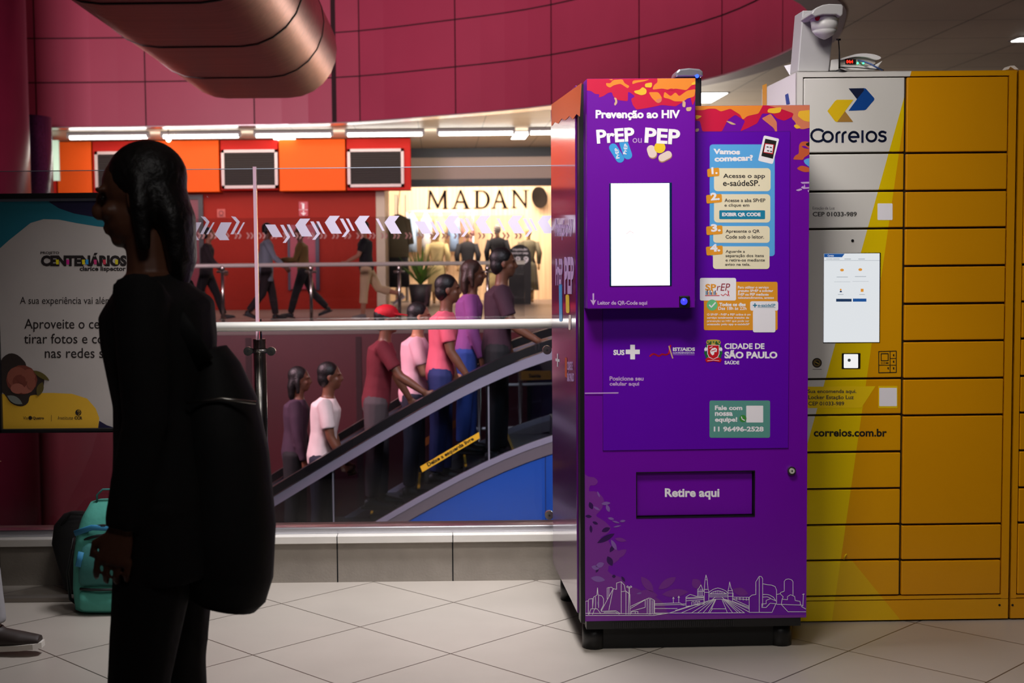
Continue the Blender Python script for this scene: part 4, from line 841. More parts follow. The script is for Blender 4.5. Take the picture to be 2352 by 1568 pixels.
for s_, q in (('1.', (1634, 383.5, 1648, 400)), ('2.', (1632, 442, 1653, 460)), ('3.', (1633, 514, 1655, 532)), ('4.', (1631, 560, 1654, 578))): text(b, K3, s_, *q, P_white, 0.05, rot=-0.06)
for s_, q in (('Acesse o app', (1661, 398.6, 1757, 411.7)), ('e-saúdeSP.', (1660.6, 413.5, 1744.8, 427)), ('Acesse a aba SPrEP', (1664, 455.7, 1758, 464)), ('e clique em', (1664, 467.5, 1721, 476.5)), ('Apresente o QR', (1666.7, 527, 1745, 536.5)), ('Code sob o leitor.', (1666.7, 539.5, 1755, 548)), ('Aguarde a', (1666.7, 574, 1711, 582)), ('separação dos itens', (1666.7, 583.5, 1754.5, 592.5)), ('e retire-os mediante', (1666.7, 593.7, 1756.7, 600.5)), ('aviso na tela.', (1665.6, 603.7, 1723, 610))): text(b, K2, s_, *q, P_ink, 0.014)
text(b, K3, 'EXIBIR QR CODE', 1658.5, 488, 1747, 498, P_white, 0.05); b.build('lettering', card)
b = MB(); shape(b, K1, roundpoly([(1754.5, 310.5), (1790, 318.5), (1775, 377), (1741, 369)], 4), P_white); shape(b, K2, z4([(820, 85), (940, 110), (900, 297), (778, 267)]), P_ink); shape(b, K3, z4([(815, 132), (918, 148), (900, 250), (800, 232)]), P_red); shape(b, f(-0.0061), z4([(822, 142), (905, 150), (895, 238), (806, 226)]), P_white)
for x_, y_ in ((835, 165), (868, 170), (840, 205), (872, 212)): shape(b, f(-0.0064), z4([(x_, y_), (x_+22, y_+4), (x_+20, y_+16), (x_-2, y_+12)]), P_grey)
b.build('phone_print', card)
# orange information card
b = MB(); shape(b, K0, rrect(1616.7, 647, 1786, 758, 4), P_badge); ic = b.build('information_card', sp)
b = MB(); shape(b, K1, rrect(1607.5, 638, 1690.7, 690, 4), P_white); shape(b, K1, rrect(1723, 691.6, 1787.3, 713.3, 4), P_white); shape(b, K2, rrect(1729.3, 712.5, 1781, 763, 4), P_white); shape(b, K1, circ(1635.7, 700.4, 12.6), M_p('check_green', (110, 206, 140))); b.build('label', ic)
b = MB(); text(b, K2, 'SP', 1620, 652, 1645, 667.5, P_badge, 0.03); text(b, K2, 'rEP', 1646, 651, 1677, 667.5, M_p('dark_red', (150, 30, 46)), 0.0, shear=0.2)
for i, h_ in enumerate((9, 13, 7, 11, 6, 12, 8, 10, 5)): shape(b, K2, [(1621+3*i, 677), (1621+3*i, 677-h_), (1623+3*i, 677-h_), (1623+3*i, 677)], (P_teal, P_pd, P_badge)[i % 3])
stroke(b, K2, [(1620, 678.6), (1652, 678.6)], 1.6, P_red); stroke(b, K2, [(1656, 676), (1661, 679), (1666, 674.5), (1672, 679), (1674, 668)], 1.4, P_red); stroke(b, K2, [(1671, 666), (1675, 680)], 1.2, P_red)
for s_, q, bo in (('Para utilizar o serviço', (1694.7, 656.5, 1765.5, 664), 0.02), ('gratuito SPrEP e solicitar', (1694.7, 664.6, 1776, 672), 0.03), ('PrEP ou PEP mediante', (1694.7, 672.7, 1765.5, 679), 0.03), ('teleatendimento, acesse', (1694.7, 680.7, 1777.5, 687), 0.02), ('Todos os dias', (1652, 695, 1712.7, 703), 0.05), ('Das 18h às 22h', (1649.7, 704, 1714.5, 711.7), 0.02), ('O SPrEP - PrEP e PEP online é um', (1624, 719.5, 1724, 724.5), 0.02), ('serviço totalmente gratuito de', (1624, 727, 1720.5, 733), 0.02), ('prevenção ao HIV que pode ser', (1624, 734.5, 1721, 740.5), 0.01), ('acessado pelo app e-saúdeSP', (1624, 742, 1721.5, 748), 0.02)): text(b, K1, s_, *q, P_white, bo)
text(b, K2, 'e-saúdeSP', 1741, 697.5, 1781, 704.5, P_teal, 0.02); stroke(b, K2, [(1730, 701), (1738, 701)], 2.6, P_teal); stroke(b, K2, [(1734, 697), (1734, 705)], 2.6, P_teal); stroke(b, K2, [(1740, 706), (1781, 706)], 0.6, P_teal)
stroke(b, K2, [(1629.5, 700.5), (1634, 705), (1643, 695)], 3, P_white); b.build('lettering', ic)
# institutional logos
b = MB(); G0, G1, G2 = f(-0.0046), f(-0.0050), f(-0.0054)
text(b, G0, 'SUS', 1408.8, 803, 1434.5, 815.5, P_white, 0.045); shape(b, G0, [(1447.5, 791.5), (1458.5, 791.5), (1458.5, 802.5), (1469.5, 802.5), (1469.5, 813), (1458.5, 813), (1458.5, 825), (1447.5, 825), (1447.5, 813), (1437, 813), (1437, 802.5), (1447.5, 802.5)], P_white)
stroke(b, G0, smooth_poly([(1493, 817.5), (1500, 812.5), (1507, 814.5), (1514, 817.5), (1521, 813), (1529, 814.5), (1537, 811)], 3, False), 3.4, P_red); stroke(b, G1, [(1536, 811), (1540, 793)], 3.2, P_red); stroke(b, G2, [(1536.5, 795), (1545, 822)], 3.0, P_tan)
text(b, G0, 'IST/AIDS', 1545.5, 797.6, 1596.3, 806, P_white, 0.045); text(b, G0, 'COORDENADORIA', 1545.5, 808, 1595.5, 812, P_white, 0.01); stroke(b, G0, [(1546, 814.5), (1595, 814.5)], 0.7, P_lil)
text(b, G0, 'Posicione seu', 1400, 864, 1478, 874, P_lil, 0.03); text(b, G0, 'celular aqui', 1400, 876.6, 1468, 888, P_lil, 0.03); shape(b, G0, [(1341, 901.6), (1421, 900.6), (1420, 903.4), (1341, 904)], P_lil); b.build('lettering', sp)
b = MB(); A0 = f(-0.0047)
P_gold, P_dgreen = M_p('gold', (196, 168, 74)), M_p('leaf_green', (26, 108, 62))
shape(b, A0, [(1621.5, 786), (1624, 781), (1632, 779.5), (1645, 779.5), (1653, 781), (1656, 786), (1652, 793), (1625, 793)], P_gold)
for i in range(5): x_ = 1624+6.6*i; shape(b, f(-0.0050), [(x_, 783.5), (x_+3.6, 783.5), (x_+3.4, 787), (x_+0.4, 787)], P_dgreen)
for s_ in (-1, 1): 
    for k in range(6): a_ = (-1.1+0.42*k); shape(b, A0, leaf(1638.4+s_*18*math.cos(a_)*1.0, 807+20*math.sin(a_), 11, 7, math.pi/2+(-s_)*(-a_)*0.8), P_white if k % 3 == 2 else P_dgreen)
sh_ = [(1626, 793), (1651, 793), (1651, 812), (1648, 819), (1638.5, 824), (1629, 819), (1626, 812)]
shape(b, f(-0.0050), [(1638.4+(x-1638.4)*1.12, 806+(y-806)*1.08) for x, y in sh_], P_white); shape(b, f(-0.0053), sh_, P_red)
shape(b, f(-0.0056), [(1631, 806), (1635, 800), (1642, 798), (1647, 801), (1646, 808), (1641, 808), (1640, 814), (1636, 816), (1632, 811)], P_white); stroke(b, f(-0.0059), [(1634, 806), (1644, 803)], 1.6, P_red); stroke(b, f(-0.0056), [(1630, 799), (1636, 796)], 1.6, P_white)
shape(b, f(-0.0052), [(1619.5, 826), (1626, 820), (1638.5, 825), (1651, 820), (1658, 826), (1654, 832), (1638.5, 829), (1623, 832)], P_red); stroke(b, f(-0.0055), [(1625, 828), (1638.5, 827), (1652, 828)], 0.9, P_white); b.build('crest', sp)
b = MB(); text(b, G0, 'CIDADE DE', 1664, 788, 1756, 801.5, P_white, 0.035); text(b, G0, 'SÃO PAULO', 1664, 803.6, 1785.6, 823, P_white, 0.045); text(b, G0, 'SAÚDE', 1664, 826.5, 1698, 836.6, P_white, 0.035); b.build('city_lettering', sp)
b = MB(); shape(b, K0, rrect(1629.6, 919.5, 1768.8, 1005, 4), P_green); gc = b.build('contact_card', sp)
b = MB()
for s_, q in (('Fale com', (1642, 931, 1705, 941.6)), ('nossa', (1642, 946, 1683, 955)), ('equipe!', (1642, 957.5, 1693.4, 971.5)), ('11 96496-2528', (1639.5, 979, 1754, 991))): text(b, K1, s_, *q, P_white, 0.04)
shape(b, K1, rrect(1714, 931.3, 1753, 970, 1.5), P_white); shape(b, K1, circ(1706.5, 961, 8.2), M_p('call_green', (62, 148, 60))); stroke(b, K2, [(1703, 957), (1704.5, 962), (1710, 965)], 2.2, P_white); b.build('lettering', gc)
V.clip = None
# plinth of the machine
b = MB(); b.box(0.005, Wd-0.02, 0.002, 0.84, 0.085, z_bot-0.001, M_black, V)
for k in range(60):
    u = 0.10+k*0.0075; b.box(u, u+0.0035, -0.002, 0.003, 0.09, z_bot-0.006, mat('vent_rib', (26, 25, 27), 0.5), V)
b.build('vent_strip', vm)
b = MB()
u0, u1 = V.uz(1342, 1465, 0.03)[0], V.uz(1823, 1465, 0.03)[0]
b.box(u0+0.05, u1-0.01, 0.045, 0.80, 0, 0.085, mat('base_black', (8, 8, 9), 0.6), V); b.build('base', vm)
for uu, wr in ((u0+0.04, 0.07), (u1-0.04, 0.07), (u0+0.04, 0.76), (u1-0.04, 0.76)):
    b = MB(); b.tube([V.at(uu, wr, 0), V.at(uu, wr, 0.088)], 0.042, M_black, seg=16); b.build('foot', vm)
# side panel print, squeezed by the view
SX = Frame(V.at(-0.0228, 0, 0).x, V.at(-0.0228, 0, 0).y, 1.5)
def sd(px, py):
    d = ray(px, py); q = V.at(-0.0232, 0, 0); p = EYE+d*((q-EYE).dot(V.u)/d.dot(V.u)); return p
b = MB()
text(b, sd, 'Prevenção ao HIV', 1275, 503, 1315, 552, P_lil, 0.03, rot=0.02); text(b, sd, 'PrEP', 1276, 594, 1292, 655, P_lil, 0.04); text(b, sd, 'PEP', 1296, 590, 1318, 675, P_lil, 0.04)
shape(b, sd, pill(1287, 655, 1288, 735, 3.5, 5), P_pblue); shape(b, sd, pill(1303, 680, 1304, 715, 4, 5), P_py); shape(b, sd, pill(1309, 725, 1308, 755, 2.5, 5), P_pcream)
shape(b, sd, [(1279.5, 812), (1281.5, 812), (1281.5, 842), (1279.5, 842)], P_white); shape(b, sd, [(1276, 823), (1285, 825), (1285, 831), (1276, 829)], P_white)
shape(b, sd, [(1297.5, 820), (1302, 822), (1302, 868), (1297.5, 864)], P_rust); text(b, sd, 'CIDADE DE', 1302.5, 830, 1315, 850, P_lil, 0.03); text(b, sd, 'SÃO PAULO', 1302.5, 852, 1318, 876, P_lil, 0.04)
b.build('lettering', cab)
b = MB(); zz = zc_top
pts = [(1266.5, 240), (1336, 190), (1332, 268), (1324, 262), (1316, 274), (1308, 266), (1298, 276), (1290, 272), (1282, 284), (1274, 280), (1267, 290)]
shape(b, sd, pts, M_p('side_orange', (222, 96, 40))); b.build('confetti_print', cab)
# black device standing on the machine
p = V.at(um-0.065, 0.30, z_top-0.012)
A, B = W(1545, 240, p.y), W(1610, 165, p.y)
zt_ = z_top-0.0115
t = thing('ticket_reader', ((A.x+B.x)/2, p.y, zt_), 'black device with rounded silver cap and blue light standing behind the machine top', 'device')
xr0, xr1 = W(1548, 200, p.y).x, W(1608, 200, p.y).x
zc0, zc1 = W(1580, 180, p.y).z, W(1580, 161, p.y).z
b = MB(); b.box(xr0, xr1, p.y-0.03, p.y+0.05, zt_, zc0, M_black); b.build('body', t, bevel=0.006)
b = MB(); w_ = (xr1-xr0); xm = (xr0+xr1)/2
b.prism([(xr0-0.002, p.y-0.045, zc0), (xr1+0.003, p.y-0.045, zc0), (xr1+0.003, p.y-0.045, zc1-0.012), (xr1-0.01, p.y-0.045, zc1-0.002), (xm, p.y-0.045, zc1+0.002), (xr0+0.012, p.y-0.045, zc1-0.002), (xr0, p.y-0.045, zc1-0.012)], (0, 0.10, 0), mat('silver_plastic', (190, 190, 196), 0.2, metal=0.8)); b.build('cap', t, bevel=0.006)
b = MB(); q = W(1601, 175, p.y-0.049); b.disc(q, (0, -1, 0), 0.007, emis('blue_led', (40, 80, 255), 3), 0.003, 12); b.build('led', t)
# ================================================================== PARCEL LOCKERS
Lk = Frame(W(1826, 800, 5.16).x, 5.16, 0.8)
def lu(px, py=780): return Lk.uz(px, py)[0]
def lz(py, px=1970): return Lk.uz(px, py)[1]
def wpt(px, py): return Lk.px(px, py)
M_amber = mat('amber_enamel', (224, 152, 0), 0.3, vary=0.03, vscale=2)
M_liv = mat('locker_livery', (222, 219, 212), 0.3); nt, bs = nodes_of(M_liv)
def sideof(a, b_):
    A, B = wpt(*a), wpt(*b_); dx, dz = B.x-A.x, B.z-A.z; nx, nz = -dz, dx     # >0 on one side
    return dotline(nt, (nx, 0, nz), 0, -(nx*A.x+nz*A.z))
w1 = mth(nt, 'GREATER_THAN', sideof((2081, 208), (1854, 1020)), 0)             # right of the white edge
w2 = mth(nt, 'GREATER_THAN', sideof((2062, 370), (1966, 1040)), 0)
w3 = mth(nt, 'GREATER_THAN', sideof((1958, 1288), (2067, 1422)), 0)            # above the lower diagonal
below = mth(nt, 'GREATER_THAN', dotline(nt, (0, 0, 1), 0, -lz(1288)), 0)
yel = mixc(nt, w2, rgb(238, 204, 0), mixc(nt, mth(nt, 'MAXIMUM', w3, below), rgb(226, 180, 10), rgb(226, 158, 0)))
nt.links.new(mixc(nt, w1, rgb(222, 219, 212), yel), bs.inputs['Base Color'])
Lk_top = lz(164.5, 2000); zb_l = lz(1424, 2000); zbase = lz(1378, 2000); DEP = 0.52
def locker(u0, u1, nm, lb, matf, doors, base_from=0):
    t = thing(nm, tuple(Lk.at((u0+u1)/2, DEP/2, 0)), lb, 'locker', 'parcel lockers standing side by side')
    b = MB(); b.box(u0+0.001, u1-0.001, 0.014, DEP, zb_l, Lk_top-0.001, M_dark if False else mat('locker_inner', (40, 28, 4), 0.6), Lk); b.build('carcass', t)
    b = MB(); b.box(u0, u0+0.0015, 0.0, DEP, zb_l, Lk_top, mat('locker_white', (226, 222, 220), 0.35) if nm == 'parcel_locker' and u0 == 0 else matf(u0), Lk); b.build('side_panel', t)
    b = MB(); st = 0.028; us = sorted({d[0] for d in doors}|{d[1] for d in doors})
    umin, umax = us[0], us[-1]
    ztop, zbot = max(d[3] for d in doors), min(d[2] for d in doors)
    for q in ((u0, umin-0.003, zbase, Lk_top), (umax+0.003, u1, zbase, Lk_top), (umin-0.003, umax+0.003, ztop+0.003, Lk_top), (umin-0.003, umax+0.003, zbase+0.002, zbot-0.003)): b.box(q[0], q[1], 0, 0.016, q[2], q[3], matf(q[0]), Lk)
    b.box(u0, u1, 0, 0.016, zb_l, zbase-0.002, matf(u0), Lk); b.box(u0, u1, 0.0, DEP, Lk_top-0.001, Lk_top+0.001, matf(u0), Lk); b.build('frame', t)
    for i, d in enumerate(doors):
        b = MB(); b.box(d[0]+0.0015, d[1]-0.0015, -0.001, 0.016, d[2]+0.0015, d[3]-0.0015, matf(d[0]), Lk); d.append(b.build('locker_door', t, bevel=0.003))
    b = MB()
    for uu in (u0+0.05, u1-0.05): b.tube([Lk.at(uu, 0.06, 0), Lk.at(uu, 0.06, zb_l)], 0.02, M_black, seg=10); b.tube([Lk.at(uu, DEP-0.06, 0), Lk.at(uu, DEP-0.06, zb_l)], 0.02, M_black, seg=10)
    b.build('feet', t)
    b = MB(); b.box(u0+0.01, u1-0.01, 0.03, DEP-0.03, 0.002, zb_l-0.001, M_dark, Lk); b.build('toe_shade', t)  # dark block added for the shade under the locker
    return t
uA0, uA1, uB0, uB1, uE = lu(1842), lu(2072), lu(2076), lu(2307), lu(2325.5)
rowsL = [(178, 350), (353, 437.5), (440.5, 523.5), (526.5, 868), (871, 951), (954, 1036), (1039.5, 1120.5), (1123.5, 1203), (1206, 1284.5), (1287.5, 1367)]
rowsR = [(176, 349), (352, 436), (439, 521.5), (524.5, 608.5), (611.5, 695), (698.5, 781), (784, 867), (870, 951.5), (954.5, 1202), (1205, 1283.5), (1286.5, 1365)]
rowsC = [(176, 606), (609, 691), (694, 776), (779, 862), (865, 946), (949, 1033), (1036, 1118), (1121, 1198.5), (1202, 1364)]
dl = [[uA0, uA1, lz(b_), lz(a)] for a, b_ in rowsL]; dr = [[uB0, uB1, lz(b_, 2190), lz(a, 2190)] for a, b_ in rowsR]
ucol = lu(2073)
lk = locker(0.0, uE, 'parcel_locker', 'white and yellow parcel locker with touch screen and shop name beside the purple machine', lambda u: M_liv if u < ucol else M_amber, dl+dr)
# the livery reaches the right column only in the frame: doors on the right are amber
u2 = lu(2330.5); uC0 = lu(2345.5)
dc = [[uC0, uC0+0.42, lz(b_, 2348), lz(a, 2348)] for a, b_ in rowsC]
lk2 = locker(u2, uC0+0.45, 'parcel_locker', 'plain amber parcel locker at the right edge of the photo', lambda u: M_amber, dc)
for px, tt in ((2295.5, lk), (2325.5, lk2)): b = MB(); q = Lk.px(px, 1389, -0.0005); b.disc(q, -Lk.w, 0.0045, M_dark, 0.002, 10); b.build('screw_hole', tt)
g = lambda w: (lambda px, py: Lk.px(px, py, w))
E0, E1, E2, E3 = g(-0.0016), g(-0.002), g(-0.0024), g(-0.0028)
z4c = lambda pts: [(1800+.236*x, .236*y) for x, y in pts]
P_navy = M_p('navy', (10, 22, 58)); P_roy = M_p('royal', (0, 68, 146)); P_y2 = M_p('logo_yellow', (230, 190, 4)); P_br = M_p('logo_brown', (170, 124, 52)); P_ink2 = M_p('dark_grey', (62, 60, 58))
b = MB(); shape(b, E0, z4c([(632, 860), (782, 857), (800, 862), (882, 955), (882, 972), (800, 1066), (782, 1072), (630, 1078), (715, 963)]), P_roy); shape(b, E1, z4c([(632, 860), (778, 858), (782, 880), (712, 963)]), P_navy)
shape(b, E0, z4c([(425, 1080), (500, 982), (520, 970), (680, 970), (597, 1082), (520, 1187), (500, 1180)]), P_y2); shape(b, E1, z4c([(597, 1082), (676, 1185), (520, 1187)]), P_br); b.build('emblem', dl[0][4])
b = MB()
def arc(cx, cy, rx, ry, a0, a1, n=14): return [(cx+rx*math.cos(math.radians(a0+(a1-a0)*k/n)), cy+ry*math.sin(math.radians(a0+(a1-a0)*k/n))) for k in range(n+1)]
Wt = 5.2
stroke(b, E0, arc(1879, 311, 15.5, 13.8, -45, -315), Wt, P_navy); stroke(b, E0, arc(1901.5, 314, 11, 11, 0, 360, 22), Wt, P_navy)
for x_ in (1921.5, 1935.5): stroke(b, E0, [(x_, 326)]+[(x_, 311)]+arc(x_+8, 311, 8, 7.5, 180, 265, 5), Wt, P_navy)
stroke(b, E0, [(1950.5, 314.5), (1971.5, 314.5)]+arc(1961, 314, 10.6, 10.8, 0, -300, 18), Wt, P_navy); stroke(b, E0, [(1981, 301), (1981, 326)], Wt, P_navy); stroke(b, E0, arc(2001.5, 313.5, 10.8, 10.8, 0, 360, 22), Wt, P_navy)
stroke(b, E0, [(2034, 304.5)]+arc(2027, 307.3, 7, 5, -50, -270, 8)+arc(2026, 318.3, 8, 6, -90, 150, 10), Wt, P_navy); b.build('lettering', dl[0][4])
b = MB(); text(b, E0, 'Estação da Luz', 1866.5, 474.5, 1917, 482.5, P_grey, 0.0); text(b, E0, 'CEP 01033-989', 1866.5, 486.5, 1968, 497, P_ink2, 0.025); b.build('lettering', dl[2][4])
b = MB(); shape(b, E0, rrect(2015.5, 467, 2050, 505, 2), P_white); b.build('white_label', dl[2][4])
term = dl[3][4]
b = MB(); b.disc(Lk.px(1958, 552.5, -0.0012), -Lk.w, 0.0055, M_black, 0.002, 14); b.build('camera_hole', term)
u0_, z0_ = Lk.uz(1890, 788); u1_, z1_ = Lk.uz(2022.5, 580)
b = MB(); b.box(u0_, u1_, -0.003, 0.01, z0_, z1_, M_black, Lk); sc = b.build('screen', term, bevel=0.001)
S0, S1 = g(-0.0033), g(-0.0036)
b = MB(); shape(b, S0, [(1892.5, 582), (2020.5, 581.5), (2019.5, 785.5), (1891.5, 786)], emis('kiosk_white', (236, 240, 244), 0.86))
e1 = emis('kiosk_blue', (30, 92, 170), 0.7); e2 = emis('kiosk_orange', (238, 160, 60), 0.8); e3 = emis('kiosk_line', (180, 188, 198), 0.7); e4 = emis('kiosk_navy', (36, 66, 110), 0.6)
shape(b, S1, [(1893, 582.5), (1940, 582.5), (1934, 590.5), (1893, 590.5)], e1); text(b, g(-0.0039), 'Correios', 1901, 584.5, 1915, 589, emis('kiosk_text', (240, 244, 250), 0.8), 0.02)
stroke(b, S1, [(1893, 598), (2020, 598)], 0.8, e3)
for x_ in (1898, 1914, 1940, 1972): stroke(b, S1, [(x_, 594.5), (x_+14, 594.5)], 1.4, e3)
for x_, y_ in ((1934, 620), (1976, 619)): shape(b, S1, circ(x_, y_, 4.5, 3.2, 10), e2); stroke(b, S1, [(x_-12, y_+16), (x_+13, y_+16)], 1.2, e3); stroke(b, S1, [(x_-18, y_+27), (x_+19, y_+27)], 0.6, e3)
shape(b, S1, circ(1931, 665, 2.2, 2.2, 8), e2); shape(b, S1, [(1928.5, 671), (1929.5, 667.5), (1933, 667.5), (1934, 671)], e4); shape(b, S1, [(1977, 663), (1983.5, 663), (1983.5, 670), (1977, 670)], e2)
for x_ in (1925, 1974): stroke(b, S1, [(x_, 676), (x_+12, 676)], 1.2, e3)
shape(b, S1, [(1920.5, 686), (1956, 686), (1956, 692.5), (1920.5, 692.5)], e4); shape(b, S1, [(1959, 685.5), (1990, 685.5), (1990, 692.5), (1959, 692.5)], e1); b.build('display', sc)
u0_, z0_ = Lk.uz(1933, 847); u1_, z1_ = Lk.uz(1976, 810.5)
b = MB(); b.box(u0_, u1_, -0.003, 0.008, z0_, z1_, M_black, Lk); rd = b.build('code_reader', term, bevel=0.001)
b = MB(); shape(b, S0, rrect(1938, 813, 1971, 845, 2), emis('reader_white', (245, 245, 245), 0.95)); shape(b, S1, circ(1950.5, 827, 3.6), emis('reader_dot', (90, 96, 100), 0.3)); b.build('window', rd)
b = MB(); shape(b, E0, circ(1876.5, 833, 11.2), M_p('seal_dark', (44, 36, 32))); shape(b, E1, circ(1876.5, 833, 8.2), M_p('seal_bronze', (120, 98, 50))); shape(b, E2, circ(1876.5, 833, 5.5), P_ink); stroke(b, E3, [(1873, 831), (1880, 835)], 2, M_p('seal_gold', (190, 160, 60))); stroke(b, E0, [(1867, 848), (1887, 848)], 1, P_grey); b.build('seal_sticker', term)
b = MB()
for q in ([(2018.5, 807), (2058.5, 806), (2058.5, 855), (2018.5, 856)], [(2024, 812), (2040, 812), (2040, 828), (2024, 828)]): stroke(b, E0, q, 1.9, P_ink, True)
for q in ([(2044.5, 807), (2044.5, 838)], [(2018.5, 838.5), (2058.5, 838.5)], [(2044.5, 823), (2058.5, 823)], [(2044.5, 838), (2044.5, 856)]): stroke(b, E0, q, 1.6, P_ink)
for x_, y_ in ((2053, 816), (2053, 831), (2040.5, 846), (2053, 846)): shape(b, E0, [(x_-2, y_-3), (x_+1, y_-3), (x_+1, y_+3), (x_-2, y_+1)], P_ink)
stroke(b, E0, [(2035, 833.5), (2040, 833.5)], 2.6, P_ink)
for x_ in (2024.5, 2028, 2031.5):
    for y_ in (832, 835): shape(b, E0, circ(x_, y_, 1.1, 1.1, 6), P_ink)
b.build('pictogram', term)
b = MB(); shape(b, E0, [(1842, 888), (2011, 886.5), (1978.5, 936), (1842, 937)], M_p('sticker_yellow', (244, 206, 8))); shape(b, E0, rrect(2017.5, 886, 2061.5, 937, 1.5), M_p('sticker_yellow', (244, 206, 8))); b.build('yellow_sticker', dl[4][4])
b = MB(); shape(b, E1, rrect(2019.5, 890.5, 2060, 932.5, 1.5), P_white); b.build('white_label', dl[4][4])
b = MB()
for s_, q in (('Sua encomenda aqui.', (1855, 894, 1967, 905)), ('Locker Estação Luz', (1856.5, 907.5, 1961, 918.5)), ('CEP 01033-989', (1856.5, 922, 1939, 931))): text(b, E1, s_, *q, P_ink2, 0.02)
b.build('lettering', dl[4][4])
b = MB(); text(b, E0, 'correios.com.br', 1869, 984.5, 2037, 1002.5, P_ink, 0.03); b.build('lettering', dl[5][4])
b = MB(); q = Lk.px(1938, 1284, -0.002); b.tube([q, q+Vector((0.004, -0.008, 0.018)), q+Vector((0.010, -0.006, 0.022))], 0.003, mat('torn_yellow', (240, 206, 10), 0.5), seg=6); b.build('torn_film', dl[8][4])
# marks on the side face
def ls(px, py):
    d = ray(px, py); q = Lk.at(-0.0012, 0, 0); return EYE+d*((q-EYE).dot(Lk.u)/d.dot(Lk.u))
b = MB(); shape(b, ls, [(1803, 218), (1810, 214), (1814, 238), (1806, 240)], P_roy); b.build('side_mark', lk)
b = MB(); shape(b, ls, [(1751, 196), (1761, 192), (1761, 250), (1751, 250)], M_amber); b.build('edge_strip', lk)
# camera mast on the locker
t = thing('security_camera', tuple(Lk.at(lu(1870), 0.08, Lk_top)), 'grey mast with hooded white dome camera on top of the white locker', 'camera')
M_mast = mat('mast_grey', (176, 174, 174), 0.4); M_dome = mat('dome_white', (206, 204, 202), 0.35)
h0, h1 = g(0.04), g(-0.10)
b = MB(); b.prism([h0(*q) for q in ((1832, 163.5), (1838, 90), (1843.5, 24), (1919, 24), (1911, 100), (1904, 163.5))], Lk.w*0.11, M_mast); b.build('mast', t, bevel=0.004)
b = MB(); out = [(1864, 32), (1868, 24), (1876, 17), (1890, 11), (1905, 8.5), (1934, 9.5), (1937, 14), (1936, 33), (1931, 38), (1922, 33), (1890, 33), (1872, 38)]
b.prism([h1(*q) for q in out], Lk.w*0.15, M_mast); b.build('hood', t, bevel=0.004)
cu_, cz_ = Lk.uz(1894, 36, -0.03); k = 5.16/FPX
b = MB(); b.tube([Lk.at(cu_, -0.03, cz_-q*k) for q in (0, 13, 14, 15, 32, 33, 34, 43, 49, 53)], [31.5*k, 31*k, 29*k, 30.5*k, 28*k, 26*k, 27*k, 20*k, 11*k, 2*k], M_dome, seg=28); dm = b.build('dome', t)
b = MB(); q = Lk.at(cu_-22*k, -0.03-21*k, cz_-9*k); b.disc(q, (-0.7, -0.7, 0), 0.010, mat('red_window', (190, 30, 50), 0.2), 0.003, 12); b.build('indicator', dm)
# router
t = thing('router', tuple(Lk.at(lu(1965, 160), 0.10, Lk_top)), 'white curved router with red digits and antenna on top of the locker', 'router')
r0, r1 = g(0.05), g(0.045)
b = MB(); b.prism([r0(*q) for q in ((1906, 162), (1909, 137), (1926, 135), (1928, 150), (1985, 151), (2008, 150), (2028, 139), (2012, 161))], Lk.w*0.14, mat('router_white', (226, 224, 222), 0.35)); b.build('tray', t, bevel=0.003)
top_ = smooth_poly([(1926, 137), (1945, 131), (1962, 126), (1982, 123.5), (2002, 125), (2018, 130), (2022, 135), (2010, 137), (2004, 149), (1930, 150)], 3)
b = MB(); b.prism([g(0.06)(*q) for q in top_], Lk.w*0.12, mat('router_grey', (186, 180, 172), 0.4)); bd = b.build('body', t)
b = MB(); b.prism([r1(*q) for q in smooth_poly([(1926, 136), (1945, 130), (1962, 125), (1982, 122.5), (2004, 124), (2020, 129), (2023, 134), (2012, 137), (1990, 131), (1965, 130), (1945, 134), (1928, 139)], 3)], Lk.w*0.15, _M['router_white']); b.build('lid', t)
b = MB(); b.prism([g(0.055)(*q) for q in ((1942, 136), (1966, 136), (1966, 147), (1942, 147))], Lk.w*0.01, M_black); text(b, g(0.0545), '04:4', 1944, 137.5, 1959.5, 145.5, emis('red_digits', (255, 40, 20), 2.2), 0.04); b.build('digit_display', bd)
b = MB()
for x_ in (1958, 1970, 1983): b.disc(g(0.0585)(x_, 145), -Lk.w, 0.0035, emis('green_led', (60, 255, 160), 4), 0.001, 8)
b.build('indicator_leds', bd)
b = MB(); b.tube([g(0.03)(*q) for q in ((1928, 158), (1928, 120), (1926, 92))], [0.004, 0.0025, 0.002], M_black, seg=8); q = g(0.03)(1926, 91); b.tube([q-Lk.u*0.008, q+Lk.u*0.008], 0.004, M_black, seg=6); q = Lk.at(lu(1935, 160), 0.03, Lk_top+0.001); b.tube([q, q+Vector((0, 0, 0.012))], [0.035, 0.010], M_black, seg=16); b.build('antenna', t)
b = MB(); b.tube([g(0.055)(1971, 139), g(0.03)(1983, 141), g(0.01)(2000, 147), g(0.0)(2014, 155), g(0.02)(2026, 161)], 0.0035, mat('cable_blue', (70, 96, 150), 0.5), seg=8); b.tube([g(0.05)(1930, 154), g(0.03)(1965, 155), g(0.02)(2000, 158), g(0.02)(2030, 161)], 0.002, M_black, seg=6); b.build('cable', t)
